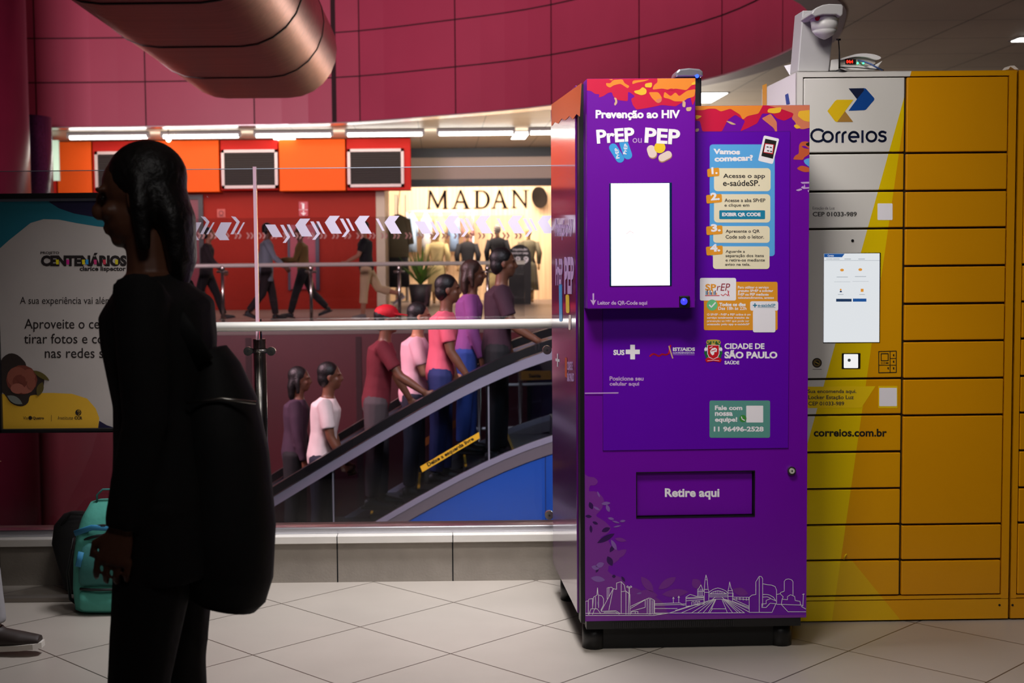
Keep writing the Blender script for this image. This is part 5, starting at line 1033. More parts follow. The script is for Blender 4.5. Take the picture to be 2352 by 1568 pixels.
# small bits on the locker top
t = thing('bent_card', tuple(Lk.at(lu(1815, 160), 0.25, Lk_top)), 'white folded card sticking out behind the camera mast at the left locker edge', 'card')
yb_ = Lk.at(0, 0.24, 0).y; b = MB(); b.prism([W(1801, 151, yb_), W(1814, 172, yb_), W(1842, 172, yb_), W(1842, 142, yb_), W(1828, 145, yb_)], (0, 0.004, 0), P_white); b.build('sheet', t)
t = thing('white_bracket', tuple(Lk.at(lu(2325, 160), 0.06, Lk_top)), 'tiny white folded bracket on the locker top at right', 'bracket')
b = MB(); b.prism([g(0.05)(*q) for q in ((2313, 159.5), (2320, 151), (2330, 150.5), (2340, 159.5), (2331, 159.5), (2321, 153), (2316, 159.5))], Lk.w*0.05, M_whitemetal); b.build('fold', t)
# ================================================================== STATION SIGN
YP = 5.56; T0 = lambda px, py: W(px, py, YP-0.0012); T1 = lambda px, py: W(px, py, YP-0.0016); T2 = lambda px, py: W(px, py, YP-0.002); T3 = lambda px, py: W(px, py, YP-0.0024)
M_paper = mat('poster_paper', (186, 178, 172), 0.55, vary=0.04, vscale=4)
sg = thing('information_sign', (W(190, 700, YP).x, YP, 0), 'large framed poster stand with yellow and teal printed waves on black posts', 'sign')
fx0, fx1 = W(-12, 700, YP).x, W(386, 700, YP).x; fz0, fz1 = W(190, 991, YP).z, W(190, 443, YP).z
b = MB(); b.box(fx0, fx1, YP+0.002, YP+0.04, fz0, fz1, M_black); b.build('backing', sg)
b = MB()
for q in ((fx0, fx1, fz1-0.022, fz1), (fx0, fx1, fz0, fz0+0.016), (fx0, fx0+0.02, fz0, fz1), (fx1-0.012, fx1, fz0, fz1)): b.box(q[0], q[1], YP-0.02, YP+0.002, q[2], q[3], M_black)
b.build('frame', sg, bevel=0.003)
b = MB()
for q in ((fx0+0.02, fx1-0.012, fz1-0.033, fz1-0.022), (fx1-0.018, fx1-0.012, fz0+0.016, fz1-0.022)): b.box(q[0], q[1], YP-0.012, YP+0.002, q[2], q[3], M_alu)
b.build('inner_trim', sg)
px0_, px1_, pz0_, pz1_ = fx0+0.02, fx1-0.018, fz0+0.016, fz1-0.033
b = MB(); b.poly([(px0_, YP-0.001, pz0_), (px1_, YP-0.001, pz0_), (px1_, YP-0.001, pz1_), (px0_, YP-0.001, pz1_)], M_paper); po = b.build('poster', sg)
class Clip:
    def __init__(s, w): s.w = w
    def __call__(s, px, py):
        p = W(px, py, YP-s.w); return Vector((min(max(p.x, px0_), px1_), p.y, min(max(p.z, pz0_), pz1_)))
b = MB(); P_tealw = M_p('poster_teal', (36, 116, 134)); P_nav = M_p('poster_navy', (34, 30, 62)); P_yp = M_p('poster_yellow', (226, 176, 50))
shape(b, Clip(0.0012), [(-40, 430), (420, 430), (420, 562), (375, 552), (352, 532), (330, 520), (262, 523), (225, 520), (175, 512), (135, 504), (100, 503), (70, 512), (45, 532), (20, 552), (-40, 575)], P_tealw)
shape(b, Clip(0.0015), [(110, 430), (420, 430), (420, 560), (384, 556), (368, 545), (350, 536), (300, 506), (262, 503), (215, 498), (170, 490), (135, 478), (116, 466)], P_nav)
b.build('teal_wave_print', po); b = MB()
shape(b, Clip(0.0012), [(-40, 1000), (-40, 905), (60, 903), (120, 902), (165, 904), (200, 915), (220, 938), (228, 960), (226, 1000)], P_yp); shape(b, Clip(0.0014), [(226, 1000), (228, 966), (245, 976), (262, 1000)], P_nav); b.build('yellow_wave_print', po)
b = MB(); K = M_p('poster_ink', (38, 32, 32))
text(b, T1, 'PROJETO', 93, 577.5, 136, 585, K, 0.02); text(b, T1, 'CENTENÁRIOS', 94, 580.5, 291, 611.5, K, 0.06); text(b, T1, 'clarice lispector', 183, 611.5, 289, 625, K, 0.03)
text(b, T1, 'A sua experiência vai além da estação', 46, 681.5, 345, 703, K, 0.0); text(b, T1, 'Aproveite o cenário para', 56, 732, 346, 762, K, 0.005); text(b, T1, 'tirar fotos e compartilhar', 55, 766, 366, 796, K, 0.005); text(b, T1, 'nas redes sociais', 103, 799, 306, 822, K, 0.005)
for x_, c_ in ((128, (226, 210, 30)), (152, (206, 40, 140)), (188, (230, 210, 30)), (196, (50, 150, 214)), (215, (206, 60, 120)), (236, (206, 60, 80)), (264, (210, 196, 40))): shape(b, T2, [(x_, 596), (x_+7, 596), (x_+7, 607), (x_+1, 607)], M_p('tint_%d' % x_, c_))
text(b, T2, 'Via', 53, 956, 64, 963, K, 0.0); shape(b, T2, circ(69.5, 959.5, 4.5), K); text(b, T2, 'Quatro', 75, 956.5, 101, 964, K, 0.03); stroke(b, T2, [(118, 953), (118, 967)], 0.8, K); text(b, T2, 'Instituto', 133, 955.5, 168, 963, K, 0.0, shear=0.2); text(b, T2, 'CCR', 171, 956, 189, 963, K, 0.04)
shape(b, T2, circ(180, 947, 7), K); stroke(b, T3, arc(180, 947, 4, 4, -60, 90, 6), 1.6, P_yp); stroke(b, T3, arc(181, 944, 2.4, 2.4, 100, 330, 6), 1.4, P_yp); b.build('lettering', po)
b = MB(); rose = [(122, 62, 50), (146, 82, 66), (168, 100, 84)]
shape(b, Clip(0.0017), smooth_poly([(-10, 850), (0, 828), (20, 812), (40, 815), (58, 832), (64, 848), (100, 858), (112, 876), (103, 868), (100, 888), (92, 905), (70, 908), (64, 925), (48, 933), (25, 925), (10, 905), (-10, 890)], 3), M_p('rose_dark', (54, 44, 40)))
for i, (x_, y_, rx, ry) in enumerate(((50, 872, 36, 34), (40, 866, 24, 24), (58, 884, 22, 20), (46, 876, 17, 16), (66, 862, 16, 15), (40, 892, 16, 12), (50, 872, 9, 9), (72, 880, 10, 14))): shape(b, Clip(0.0019+0.0002*i), circ(x_, y_, rx, ry, 14), M_p('rose_%d' % (i % 3), rose[i % 3]))
shape(b, Clip(0.0036), leaf(95, 862, 44, 12, 0.55), M_p('rose_leaf', (96, 84, 40))); shape(b, Clip(0.0036), leaf(92, 893, 34, 16, 1.9), M_p('rose_leaf', (96, 84, 40))); shape(b, Clip(0.0036), leaf(34, 918, 40, 16, 0.5), M_p('rose_pale', (126, 130, 122))); b.build('rose_print', po)
for px in (405, -36):
    x = W(px, 600, YP+0.03).x; ztop = W(404, 428, YP).z; b = MB(); r_ = 0.0265
    b.tube([(x, YP+0.03, 0.0), (x, YP+0.03, ztop-r_)]+[(x, YP+0.03, ztop-r_+r_*math.sin(a)) for a in (0.5, 0.9, 1.25, 1.5)], [r_, r_]+[r_*math.cos(a) for a in (0.5, 0.9, 1.25, 1.5)], mat('glossy_black', (10, 10, 14), 0.12, coat=0.5), seg=20); b.build('post', sg)
b = MB(); b.box(W(-60, 1388, 5.55).x, W(420, 1388, 5.55).x, 5.60, 5.65, 0, 0.022, mat('sign_foot_steel', (128, 120, 112), 0.35, metal=0.6)); b.build('foot_bar', sg, bevel=0.004)
# ================================================================== PEOPLE
def baked(o, vox, smooth=3):
    """turn overlapping closed shapes into one continuous surface"""
    md = o.modifiers.new('r', 'REMESH'); md.mode = 'VOXEL'; md.voxel_size = vox; md.use_smooth_shade = True
    if smooth: m2 = o.modifiers.new('s', 'SMOOTH'); m2.factor = 0.5; m2.iterations = smooth
    dg = bpy.context.evaluated_depsgraph_get(); me = bpy.data.meshes.new_from_object(o.evaluated_get(dg))
    old = o.data; o.modifiers.clear(); o.data = me; me.name = old.name
    for p in me.polygons: p.use_smooth = True
    return o
R90 = math.pi/2
class Body:
    """joints of a standing figure; +Y is forward, +X its right, metres at 1.75 m height"""
    def __init__(s, h=1.7, lean=0, head_yaw=0, head_pitch=0, legL=(0, 0), legR=(0, 0), armL=(0, 10, 6), armR=(0, 10, 6), girth=1.0, fem=False):
        k = h/1.75; s.k = k; s.g = girth; s.fem = fem; s.lean = math.radians(lean)
        def sag(a): a = math.radians(a); return Vector((0, math.sin(a), -math.cos(a)))
        J = {}; P = Vector((0, 0, 0.94)); J['pelvis'] = P
        for sd_, nm, (a, kb) in ((-1, 'L', legL), (1, 'R', legR)):
            hip = P+Vector((0.09*sd_, 0, -0.02)); kn = hip+sag(a)*0.43; an = kn+sag(a-kb)*0.41
            J['hip'+nm], J['knee'+nm], J['ank'+nm] = hip, kn, an
            fa = math.radians((a-kb)*0.6); J['toe'+nm] = an+Vector((0.015*sd_, 0.17*math.cos(fa), -0.06+0.17*math.sin(fa)*1.0)); J['heel'+nm] = an+Vector((0, -0.05, -0.06))
        up = Vector((0, math.sin(s.lean), math.cos(s.lean)))
        J['waist'] = P+up*0.17; J['chest'] = P+up*0.36; J['neck'] = P+up*0.53+Vector((0, 0.01, 0)); J['skull'] = J['neck']+Vector((0, 0.02+0.05*math.sin(s.lean), 0.17))
        sw = 0.165 if fem else 0.185
        for sd_, nm, (a, el, ab) in ((-1, 'L', armL), (1, 'R', armR)):
            sh = P+up*0.475+Vector((sw*sd_, 0, 0)); b_ = math.radians(ab)
            d = sag(a); d = Vector((math.sin(b_)*sd_, d.y*math.cos(b_), d.z*math.cos(b_))).normalized(); elb = sh+d*0.29
            d2 = sag(a+el); d2 = Vector((math.sin(b_*0.3)*sd_, d2.y, d2.z)).normalized(); wr = elb+d2*0.25
            J['sh'+nm], J['elb'+nm], J['wri'+nm], J['hd'+nm] = sh, elb, wr, d2
        low = min(J['heelL'].z, J['heelR'].z, J['toeL'].z, J['toeR'].z)-0.025
        for q in J:
            if q[:2] != 'hd': J[q] = J[q]-Vector((0, 0, low))
        s.J = J; s.up = up; s.hrot = Matrix.Rotation(math.radians(head_yaw), 3, 'Z') @ Matrix.Rotation(math.radians(head_pitch), 3, 'X')
    def place(s, x, y, z, head):
        a = math.radians(head); return Matrix.Translation((x, y, z)) @ Matrix.Rotation(a, 4, 'Z') @ Matrix.Scale(s.k, 4)
def head_shape(b, B, mt):
    c = B.J['skull']; R = B.hrot; T = lambda x, y, z: c+R @ Vector((x, y, z))
    b.ball(T(0, -0.012, 0.035), (0.076, 0.096, 0.088), mt, 18, 12, R); b.ball(T(0, 0.018, -0.035), (0.061, 0.072, 0.078), mt, 16, 10, R); b.ball(T(0, 0.055, -0.088), (0.030, 0.024, 0.022), mt, 10, 7, R)
    b.ball(T(0, 0.098, -0.018), (0.014, 0.020, 0.022), mt, 10, 7, R); b.ball(T(0, 0.090, 0.006), (0.010, 0.014, 0.026), mt, 8, 6, R)
    b.ball(T(0, 0.082, -0.058), (0.026, 0.012, 0.007), mt, 10, 6, R); b.ball(T(0, 0.080, -0.069), (0.023, 0.012, 0.007), mt, 10, 6, R)
    for s in (-1, 1):
        b.ball(T(0.031*s, 0.078, 0.030), (0.028, 0.014, 0.009), mt, 8, 6, R); b.ball(T(0.040*s, 0.062, -0.022), (0.024, 0.022, 0.020), mt, 8, 6, R); b.ball(T(0.077*s, -0.006, -0.006), (0.010, 0.020, 0.032), mt, 8, 6, R)
    b.tube([B.J['neck']-B.up*0.05, B.J['neck']+B.up*0.03, T(0, -0.012, -0.05)], [0.062, 0.054, 0.055], mt, 12)
def hand_shape(b, B, nm, mt, curl=0.5):
    w_ = B.J['wri'+nm]; d = B.J['hd'+nm].normalized(); sd_ = -1 if nm == 'L' else 1
    side = Vector((0, 1, 0)); side = (side-d*side.dot(d)); side = side.normalized() if side.length > 0.1 else Vector((0, 0, 1)); nrm = d.cross(side)*(-sd_)
    if nrm.x*sd_ > 0: nrm = -nrm
    pm = w_+d*0.05; b.tube([w_-d*0.01, w_+d*0.03, w_+d*0.085], [(0.026, 0.018), (0.038, 0.015), (0.040, 0.013)], mt, 10, ref=side)
    for i, (of, ln) in enumerate(((0.036, 0.072), (0.012, 0.080), (-0.012, 0.075), (-0.036, 0.058))):
        p = w_+d*0.08+side*of; c1 = (d*math.cos(curl*0.6)+nrm*math.sin(curl*0.6)); c2 = (d*math.cos(curl*1.5)+nrm*math.sin(curl*1.5)); c3 = (d*math.cos(curl*2.3)+nrm*math.sin(curl*2.3))
        b.tube([p-d*0.012, p+c1*ln*0.42, p+c1*ln*0.42+c2*ln*0.32, p+c1*ln*0.42+c2*ln*0.32+c3*ln*0.26], [0.0088, 0.0085, 0.008, 0.0068], mt, 8)
    p = w_+d*0.025+side*0.034; b.tube([p-side*0.012, p+side*0.018+d*0.025+nrm*0.01, p+side*0.02+d*0.06+nrm*0.022], [0.013, 0.0105, 0.0085], mt, 8)
def torso_rings(B, grow):
    J = B.J; g = B.g; u = B.up; h_ = 0.165 if B.fem else 0.155; sw = 0.155 if B.fem else 0.175
    pts = [J['pelvis']-u*0.08, J['pelvis'], J['pelvis']+u*0.10, J['waist']+u*0.04, J['chest'], J['chest']+u*0.08, J['neck']-u*0.06, J['neck']-u*0.01]
    rad = [(h_*0.92, 0.10), (h_*1.0, 0.115), (h_*0.92, 0.105), (0.135 if B.fem else 0.142, 0.098), (0.158 if B.fem else 0.165, 0.115), (sw, 0.115), (0.14, 0.085), (0.065, 0.06)]
    return pts, [((a*g)+grow, (c*g)+grow) for a, c in rad]
def person(label, x, y, z, heading, B, skin, hair=None, top=None, sleeve='long', bottom=None, bot='trousers', shoe=None, vox=0.009, group=None, hairlen=0.0, cap=None, hem=None):
    J = B.J; Mx = B.place(x, y, z, heading); t = thing('person', (x, y, z), label, 'person', group)
    def done(b, nm, vx=None, par=None, sm=3):
        b.v = [Mx @ v for v in b.v]; o = b.build(nm, par or t)
        return baked(o, vx, sm) if vx else o
    b = MB(); head_shape(b, B, skin); p, r = torso_rings(B, 0); b.tube(p, r, skin, 18, ref=(1, 0, 0))
    for nm in 'LR':
        b.tube([J['chest']+Vector(((-1 if nm == 'L' else 1)*0.09, 0, 0.06)), J['sh'+nm], J['sh'+nm].lerp(J['elb'+nm], 0.35), J['elb'+nm], J['elb'+nm].lerp(J['wri'+nm], 0.3), J['wri'+nm]], [0.06, 0.056, 0.048, 0.040, 0.041, 0.027], skin, 12)
        hand_shape(b, B, nm, skin)
        b.tube([J['pelvis']+Vector(((-1 if nm == 'L' else 1)*0.07, 0, 0)), J['hip'+nm], J['hip'+nm].lerp(J['knee'+nm], 0.4), J['knee'+nm], J['knee'+nm].lerp(J['ank'+nm], 0.33), J['ank'+nm]], [0.10, 0.096, 0.080, 0.056, 0.056, 0.036], skin, 12)
        b.tube([J['heel'+nm]+Vector((0, 0, 0.02)), J['ank'+nm]-Vector((0, 0, 0.03)), J['toe'+nm]+Vector((0, 0, 0.005))], [0.034, 0.042, 0.028], skin, 10)
    done(b, 'body', vox)
    if skin and vox < 0.0085:
        for s in (-1, 1):
            b = MB(); b.ball(J['skull']+B.hrot @ Vector((0.031*s, 0.076, 0.012)), (0.011, 0.008, 0.006), mat('eye_dark', (30, 22, 20), 0.2), 10, 7, B.hrot); done(b, 'eye')
    if top:
        b = MB(); p, r = torso_rings(B, 0.014)
        if hem: p = [J['pelvis']-B.up*hem]+p[1:]; r = [(r[0][0]*1.1, r[0][1]*1.12)]+r[1:]
        r[-1] = (0.07, 0.066); b.tube(p, r, top, 18, ref=(1, 0, 0))
        for nm in 'LR':
            q = [J['chest']+Vector(((-1 if nm == 'L' else 1)*0.10, 0, 0.06)), J['sh'+nm]+Vector((0, 0, 0.004)), J['sh'+nm].lerp(J['elb'+nm], 0.4)]; rr = [0.07, 0.068, 0.062]
            if sleeve == 'long': q += [J['elb'+nm], J['elb'+nm].lerp(J['wri'+nm], 0.5), J['wri'+nm]-J['hd'+nm]*0.0]; rr += [0.053, 0.050, 0.040]
            else: q += [J['sh'+nm].lerp(J['elb'+nm], 0.72)]; rr += [0.062]
            b.tube(q, rr, top, 12)
        done(b, 'shirt' if sleeve != 'long' else 'jacket', max(vox, 0.011))
    if bottom:
        b = MB()
        p, r = torso_rings(B, 0.010); b.tube([J['pelvis']-B.up*0.10, p[1], p[2]], [(r[0][0]*0.95, r[0][1]), r[1], r[2]], bottom, 18, ref=(1, 0, 0))
        for nm in 'LR':
            sx = Vector(((-1 if nm == 'L' else 1)*0.07, 0, 0)); q = [J['pelvis']+sx, J['hip'+nm], J['hip'+nm].lerp(J['knee'+nm], 0.45), J['knee'+nm]]; rr = [0.105, 0.108, 0.095, 0.076]
            if bot == 'trousers': q += [J['knee'+nm].lerp(J['ank'+nm], 0.4), J['ank'+nm]+(J['knee'+nm]-J['ank'+nm])*0.06]; rr += [0.074, 0.060]
            elif bot == 'capri': q += [J['knee'+nm].lerp(J['ank'+nm], 0.35), J['knee'+nm].lerp(J['ank'+nm], 0.5)]; rr += [0.076, 0.078]
            else: q[-1] = J['hip'+nm].lerp(J['knee'+nm], 0.85); rr[-1] = 0.088
            b.tube(q, rr, bottom, 12)
        done(b, 'trousers' if bot == 'trousers' else 'shorts', max(vox, 0.011))
    if shoe:
        for nm in 'LR':
            b = MB(); a_, hl, to = J['ank'+nm], J['heel'+nm], J['toe'+nm]
            b.tube([hl+Vector((0, -0.012, 0.022)), hl.lerp(to, 0.35)+Vector((0, 0, 0.026)), hl.lerp(to, 0.75)+Vector((0, 0, 0.014)), to+Vector((0, 0.025, 0.006))], [(0.036, 0.042), (0.042, 0.046), (0.046, 0.034), (0.034, 0.022)], shoe[0], 14, ref=(1, 0, 0)); b.tube([a_+Vector((0, 0, 0.02)), a_-Vector((0, 0, 0.03))], [0.044, 0.046], shoe[0], 12)
            o = done(b, 'shoe', max(vox*0.8, 0.006))
            b = MB(); n_ = (to-hl).normalized(); up_ = Vector((1, 0, 0)).cross(n_).normalized(); lo = -0.020
            ring_ = []
            for (f_, w_) in ((-0.2, 0.022), (-0.08, 0.038), (0.3, 0.040), (0.75, 0.048), (1.02, 0.042), (1.16, 0.022)): ring_.append((hl+(to-hl)*f_, w_))
            pts_ = [c_+Vector((w_, 0, 0))+up_*lo for c_, w_ in ring_]+[c_-Vector((w_, 0, 0))+up_*lo for c_, w_ in ring_[::-1]]
            b.prism(pts_, up_*0.022, shoe[1]); done(b, 'sole', par=o)
    if hair:
        b = MB(); c = J['skull']; R = B.hrot; T = lambda a, d, e: c+R @ Vector((a, d, e))
        b.ball(T(0, -0.026, 0.048), (0.086, 0.098, 0.092), hair, 18, 12, R); b.ball(T(0, -0.055, -0.01), (0.080, 0.066, 0.085), hair, 16, 10, R)
        if hairlen:
            b.tube([T(0, -0.06, 0.02), T(0, -0.085, -0.06), T(0, -0.085, -0.06-hairlen*0.6), T(0, -0.07, -0.06-hairlen)], [(0.08, 0.05), (0.085, 0.045), (0.075, 0.035), (0.035, 0.02)], hair, 14, ref=(1, 0, 0))
            for s in (-1, 1): b.tube([T(0.06*s, -0.02, 0.05), T(0.082*s, -0.02, -0.02), T(0.08*s, -0.015, -0.03-hairlen*0.6)], [0.03, 0.026, 0.016], hair, 10)
        done(b, 'hair', max(vox, 0.009), sm=2)
    if cap:
        b = MB(); c = J['skull']; R = B.hrot; T = lambda a, d, e: c+R @ Vector((a, d, e))
        b.ball(T(0, -0.012, 0.066), (0.090, 0.108, 0.075), cap, 18, 10, R); b.tube([T(0, 0.06, 0.055), T(0, 0.12, 0.05), T(0, 0.175, 0.042)], [(0.075, 0.012), (0.07, 0.008), (0.045, 0.006)], cap, 14, ref=tuple(R @ Vector((1, 0, 0)))); done(b, 'cap', 0.008, sm=1)
    return t, Mx, done
SK1 = mat('skin_tan', (176, 122, 92), 0.5); SK2 = mat('skin_brown', (112, 70, 50), 0.5); SK3 = mat('skin_light', (206, 156, 128), 0.5)
HB = mat('hair_black', (16, 12, 11), 0.5, bump=0.4, bscale=60); HBr = mat('hair_brown', (52, 32, 22), 0.5, bump=0.4, bscale=60)
def cl(n, c): return mat('cloth_'+n, c, 0.85, bump=0.35, bscale=16, vary=0.06, vscale=8)
BS = (mat('shoe_black', (16, 15, 16), 0.5), mat('sole_black', (24, 24, 24), 0.6)); WSh = (mat('shoe_dark_brown', (42, 30, 24), 0.6), mat('sole_white', (205, 198, 188), 0.5)); GSh = (mat('shoe_grey', (120, 116, 112), 0.6), _M['sole_white'])
def stride(f, arms=24): return dict(legL=(f, 6), legR=(-f*0.8, 28), armL=(-arms, 18, 7), armR=(arms, 22, 7))
def far(px, Y, lb, heading, B, **k): person(lb, W(px, 640, Y).x, Y, ZF, heading, B, vox=0.013, group='people walking along the far gallery', **k)
far(474, 24.2, 'person in dark jacket and black trousers walking behind the left chevrons of the far rail', -90, Body(1.72, 4, **stride(24)), skin=SK1, hair=HB, top=cl('charcoal', (52, 42, 44)), bottom=cl('black', (20, 17, 20)), shoe=BS)
far(612, 24.0, 'person in light grey jacket and dark trousers beside the glass joint on the far gallery', -80, Body(1.74, 2, **stride(14)), skin=SK2, hair=HB, top=cl('blue_grey', (140, 150, 162)), bottom=cl('dark_brown', (40, 28, 30)), shoe=BS, hem=0.22)
far(698, 24.8, 'person in olive top with forearms raised forward before the crimson panel', 90, Body(1.72, 5, legL=(20, 4), legR=(-20, 24), armL=(20, 70, 6), armR=(14, 72, 6)), skin=SK2, hair=HB, top=cl('olive', (112, 86, 38)), bottom=cl('black', (20, 17, 20)), shoe=BS)
far(842, 24.0, 'person in black shirt and cream cropped trousers walking beside the beige pier', 90, Body(1.74, 3, legL=(6, 2), legR=(-30, 46), armL=(22, 40, 8), armR=(-14, 20, 8), girth=1.08), skin=SK1, hair=HB, top=cl('jet', (20, 20, 24)), sleeve='short', bottom=cl('cream', (206, 180, 140)), bot='capri', shoe=GSh)
# riders on the escalator, all facing up it to the right
def ride(px, Y, lb, B, **k):
    x = W(px, 800, Y).x; i = math.floor((x-1.0)/0.40); zs_ = est(1.0+0.40*i+0.40)-0.003
    return person(lb, x, Y, zs_, -90, B, vox=0.010, group='people riding the escalator', **k)
CT = dict(legL=(4, 4), legR=(-2, 2))
ride(735, 11.36, 'person in a white t-shirt with dark hair low on the escalator', Body(1.70, 6, armL=(6, 12, 7), armR=(10, 20, 6), girth=1.06, **CT), skin=SK2, hair=HB, top=cl('white', (226, 206, 202)), sleeve='short', bottom=cl('navy', (30, 30, 46)), shoe=BS)
ride(672, 11.90, 'person in a dark plum hooded jacket at the lowest visible place on the escalator', Body(1.62, 4, armL=(4, 10, 6), armR=(4, 10, 6), fem=True, **CT), skin=SK2, hair=HB, top=cl('plum', (58, 34, 52)), bottom=cl('black', (20, 17, 20)), shoe=BS, hairlen=0.16)
ride(862, 11.36, 'person in a red cap and dark red shirt holding the escalator handrail', Body(1.72, 8, armL=(20, 10, 8), armR=(32, 24, 8), **CT), skin=SK2, hair=HB, cap=mat('cap_red', (196, 12, 32), 0.7), top=cl('dark_red', (104, 22, 34)), sleeve='short', bottom=cl('print', (72, 60, 62)), shoe=BS)
ride(948, 11.90, 'person in a pale pink shirt, middle of the escalator, arm bent', Body(1.72, 4, armL=(10, 60, 8), armR=(14, 66, 10), girth=1.1, **CT), skin=SK1, hair=HB, top=cl('pale_pink', (224, 168, 178)), sleeve='short', bottom=cl('navy', (30, 30, 46)), shoe=BS)
ride(1010, 11.36, 'person in a bright pink shirt near the upper part of the escalator', Body(1.76, 5, armL=(4, 12, 7), armR=(10, 24, 7), **CT), skin=SK2, hair=HB, top=cl('pink', (222, 92, 112)), sleeve='short', bottom=cl('indigo', (34, 40, 92)), shoe=BS)
ride(1070, 11.90, 'person in a purple shirt just ahead of the bright pink one', Body(1.70, 5, armL=(4, 14, 7), armR=(4, 14, 7), fem=True, **CT), skin=SK2, hair=HBr, hairlen=0.14, top=cl('purple', (132, 64, 128)), bottom=cl('blue', (34, 58, 132)), shoe=BS)
ride(1140, 11.36, 'person in a dark shirt with a grey backpack at the top of the escalator', Body(1.80, 4, armL=(4, 14, 7), armR=(18, 40, 7), **CT), skin=SK2, hair=HB, top=cl('aubergine', (60, 30, 44)), sleeve='short', bottom=cl('black', (20, 17, 20)), shoe=BS)
# ------------------------------------------------------------------ the two passers-by in the foreground
Yw = 3.1
xw = W(382, 700, Yw).x
coat = cl('black_coat', (15, 12, 13)); dark_tr = cl('black_trousers', (16, 11, 12))
Bw = Body(1.69, 3, head_pitch=-6, legL=(9, 6), legR=(2, 4), armL=(-2, 16, 5), armR=(-4, 20, 5), girth=1.08, fem=True)
person('person in black coat and trousers walking left past the poster in the foreground', xw, Yw, 0, 90, Bw, skin=SK2, hair=HB, hairlen=0.16, top=coat, bottom=dark_tr, shoe=BS, vox=0.0052, hem=0.20)
# black bag carried behind her
p = W(540, 1080, Yw-0.03)
t = thing('shoulder_bag', (p.x, p.y, W(540, 1385, Yw).z), 'large black bag hanging at the back of the black-clad walker in the foreground', 'bag')
M_bag = mat('bag_black', (13, 12, 13), 0.75, bump=0.3, bscale=12)
b = MB(); pr = []
for py, px0, px1 in ((800, 455, 520), (840, 440, 552), (920, 425, 590), (1040, 415, 618), (1200, 410, 634), (1320, 412, 628), (1375, 425, 610), (1388, 440, 590)):
    a_, c_ = W(px0, py, p.y), W(px1, py, p.y); pr.append(((a_+c_)/2, ((c_.x-a_.x)/2, 0.11 if 850 < py < 1370 else 0.07)))
b.tube([q[0] for q in pr], [q[1] for q in pr], M_bag, 24, ref=(1, 0, 0)); bb = b.build('body', t)
b = MB(); b.tube([W(470, 830, p.y-0.08), W(430, 760, p.y-0.11), W(400, 720, p.y-0.10), W(385, 706, p.y-0.02), W(395, 716, p.y+0.09), W(440, 770, p.y+0.10), W(480, 830, p.y+0.07)], [(0.022, 0.006)]*7, M_bag, 10, ref=(1, 0, 0)); b.build('strap', t)
b = MB(); b.tube([W(428, 925, p.y-0.114), W(510, 915, p.y-0.118), W(588, 925, p.y-0.108)], 0.004, M_steel, 6); b.build('zip', bb)
# person cut by the left edge
Y2 = 4.95; x2 = W(-96, 1000, Y2).x
B2 = Body(1.62, 2, legL=(-12, 14), legR=(11, 2), armL=(-6, 14, 6), armR=(6, 16, 6), fem=True)
person('person with dark top, pale grey printed trousers and white-soled shoes cut by the left edge', x2, Y2, 0, -90, B2, skin=SK2, hair=HB, hairlen=0.12, top=cl('dark_top', (26, 20, 22)), bottom=cl('pale_print', (150, 148, 150)), shoe=WSh, vox=0.009)
# ------------------------------------------------------------------ bags on the floor by the plinth
def soft(b, c, rings, mt, n=28, e=3.2, lean=0.0):
    """rounded-box loft: rings of (z, half width, half depth, y shift)"""
    vs = []; fs = []
    for z, hw, hd, dy in rings:
        for k in range(n):
            a = 2*math.pi*k/n; cx_, sy_ = math.cos(a), math.sin(a)
            vs.append(Vector(c)+Vector((math.copysign(abs(cx_)**(2/e), cx_)*hw+lean*z, math.copysign(abs(sy_)**(2/e), sy_)*hd+dy, z)))
    m_ = len(rings)
    for i in range(m_-1):
        for k in range(n): k2 = (k+1) % n; fs.append((i*n+k, i*n+k2, (i+1)*n+k2, (i+1)*n+k))
    fs.append(tuple(range(n-1, -1, -1))); fs.append(tuple((m_-1)*n+k for k in range(n))); b.mesh(vs, fs, mt, True)
M_tealc = mat('teal_cloth', (70, 152, 136), 0.8, bump=0.35, bscale=18, vary=0.06, vscale=7); M_teald = mat('teal_cloth_dark', (44, 106, 100), 0.8, bump=0.35, bscale=18); M_bluec = mat('blue_cloth', (40, 120, 160), 0.7, bump=0.2, bscale=18); M_zip = mat('zip_black', (14, 15, 15), 0.6)
yb = 5.47; xb = W(252, 1300, yb).x; ht = W(252, 1148, yb).z
t = thing('backpack', (xb, yb, 0), 'teal backpack standing on the tiles beside the plinth, half behind the black-clad walker', 'bag')
b = MB(); soft(b, (xb, yb, 0), [(0.0, 0.12, 0.06, 0), (0.015, 0.142, 0.085, 0), (0.10, 0.15, 0.09, 0), (0.22, 0.148, 0.088, 0.002), (0.32, 0.138, 0.078, 0.008), (0.39, 0.118, 0.060, 0.016), (ht-0.01, 0.085, 0.035, 0.022), (ht, 0.05, 0.015, 0.024)], M_tealc, lean=0.02); bd = b.build('body', t)
b = MB(); soft(b, (xb+0.012, yb-0.088, 0.125), [(0, 0.105, 0.012, 0), (0.015, 0.118, 0.024, 0), (0.10, 0.118, 0.026, 0.002), (0.155, 0.105, 0.018, 0.010), (0.175, 0.08, 0.006, 0.016)], M_teald, lean=0.02); b.build('front_pocket', t)
b = MB(); soft(b, (xb+0.008, yb-0.086, 0.02), [(0, 0.10, 0.012, 0), (0.012, 0.116, 0.022, 0), (0.07, 0.116, 0.022, 0), (0.088, 0.10, 0.008, 0.004)], M_tealc, lean=0.02); b.build('lower_pocket', t)
b = MB()
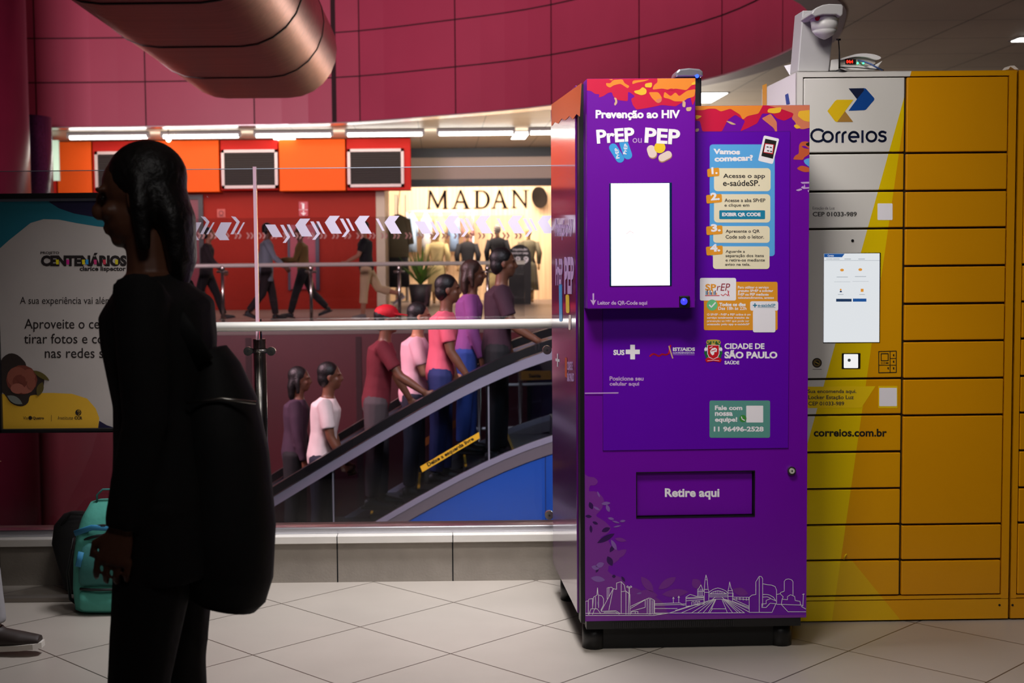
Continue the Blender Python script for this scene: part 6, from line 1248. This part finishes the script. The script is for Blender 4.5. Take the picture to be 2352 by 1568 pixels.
for zz, rr in ((0.315, 0.0), (0.355, 0.0)):
    pts = [(xb-0.130+0.26*k/10, yb-0.078+0.055*((k-5)/5)**2+(0.355-zz)*-0.12, zz-0.030+0.045*math.sin(math.pi*k/10)) for k in range(11)]; b.tube(pts, 0.006, M_zip, 6)
pts = [(xb-0.10+0.2*k/8, yb-0.112+0.02*((k-4)/4)**2, 0.112) for k in range(9)]; b.tube(pts, 0.006, M_zip, 6); b.build('zip', t)
b = MB(); b.tube([(xb-0.125, yb-0.062, 0.335), (xb-0.05, yb-0.078, 0.362), (xb+0.03, yb-0.080, 0.360)], [(0.004, 0.012)]*3, M_bluec, 8); b.tube([(xb-0.085, yb-0.117, 0.27), (xb-0.10, yb-0.118, 0.21)], [(0.012, 0.003)]*2, M_bluec, 8); b.build('blue_trim', t)
b = MB(); b.tube([(xb-0.045, yb+0.0, ht-0.012), (xb-0.045, yb, ht+0.022), (xb-0.02, yb, ht+0.045), (xb+0.03, yb, ht+0.045), (xb+0.055, yb, ht+0.022), (xb+0.055, yb, ht-0.012)], [(0.010, 0.004)]*6, M_teald, 8, ref=(0, 1, 0)); b.build('handle', t)
b = MB(); b.tube([(xb-0.150, yb+0.02, 0.30), (xb-0.176, yb+0.0, 0.16), (xb-0.165, yb-0.01, 0.05), (xb-0.140, yb, 0.03)], [(0.004, 0.018)]*4, M_zip, 8); b.build('side_strap', t)
b = MB(); b.disc((xb+0.03, yb-0.118, 0.255), (0, -1, 0.1), 0.026, M_zip, 0.006, 18); b.disc((xb+0.03, yb-0.124, 0.2555), (0, -1, 0.1), 0.015, mat('patch_silver', (190, 180, 172), 0.4, metal=0.5), 0.003, 14); b.build('badge', t)
yk = 5.775; xk = W(190, 1290, yk).x
t = thing('black_bag', (xk, yk, 0), 'soft black bag leaning on the plinth behind the teal backpack', 'bag')
b = MB(); soft(b, (xk, yk, 0), [(0.0, 0.05, 0.05, 0), (0.02, 0.075, 0.08, 0), (0.12, 0.095, 0.09, 0), (0.22, 0.115, 0.095, 0), (0.30, 0.10, 0.085, 0.005), (0.345, 0.06, 0.045, 0.01), (0.355, 0.03, 0.02, 0.01)], M_bag, e=2.4, lean=-0.06); b.build('body', t)
b = MB(); b.tube([(xk-0.07, yk-0.06, 0.31), (xk-0.03, yk-0.07, 0.36), (xk+0.03, yk-0.06, 0.355), (xk+0.05, yk-0.05, 0.31)], 0.006, M_bag, 8); b.build('handle', t)
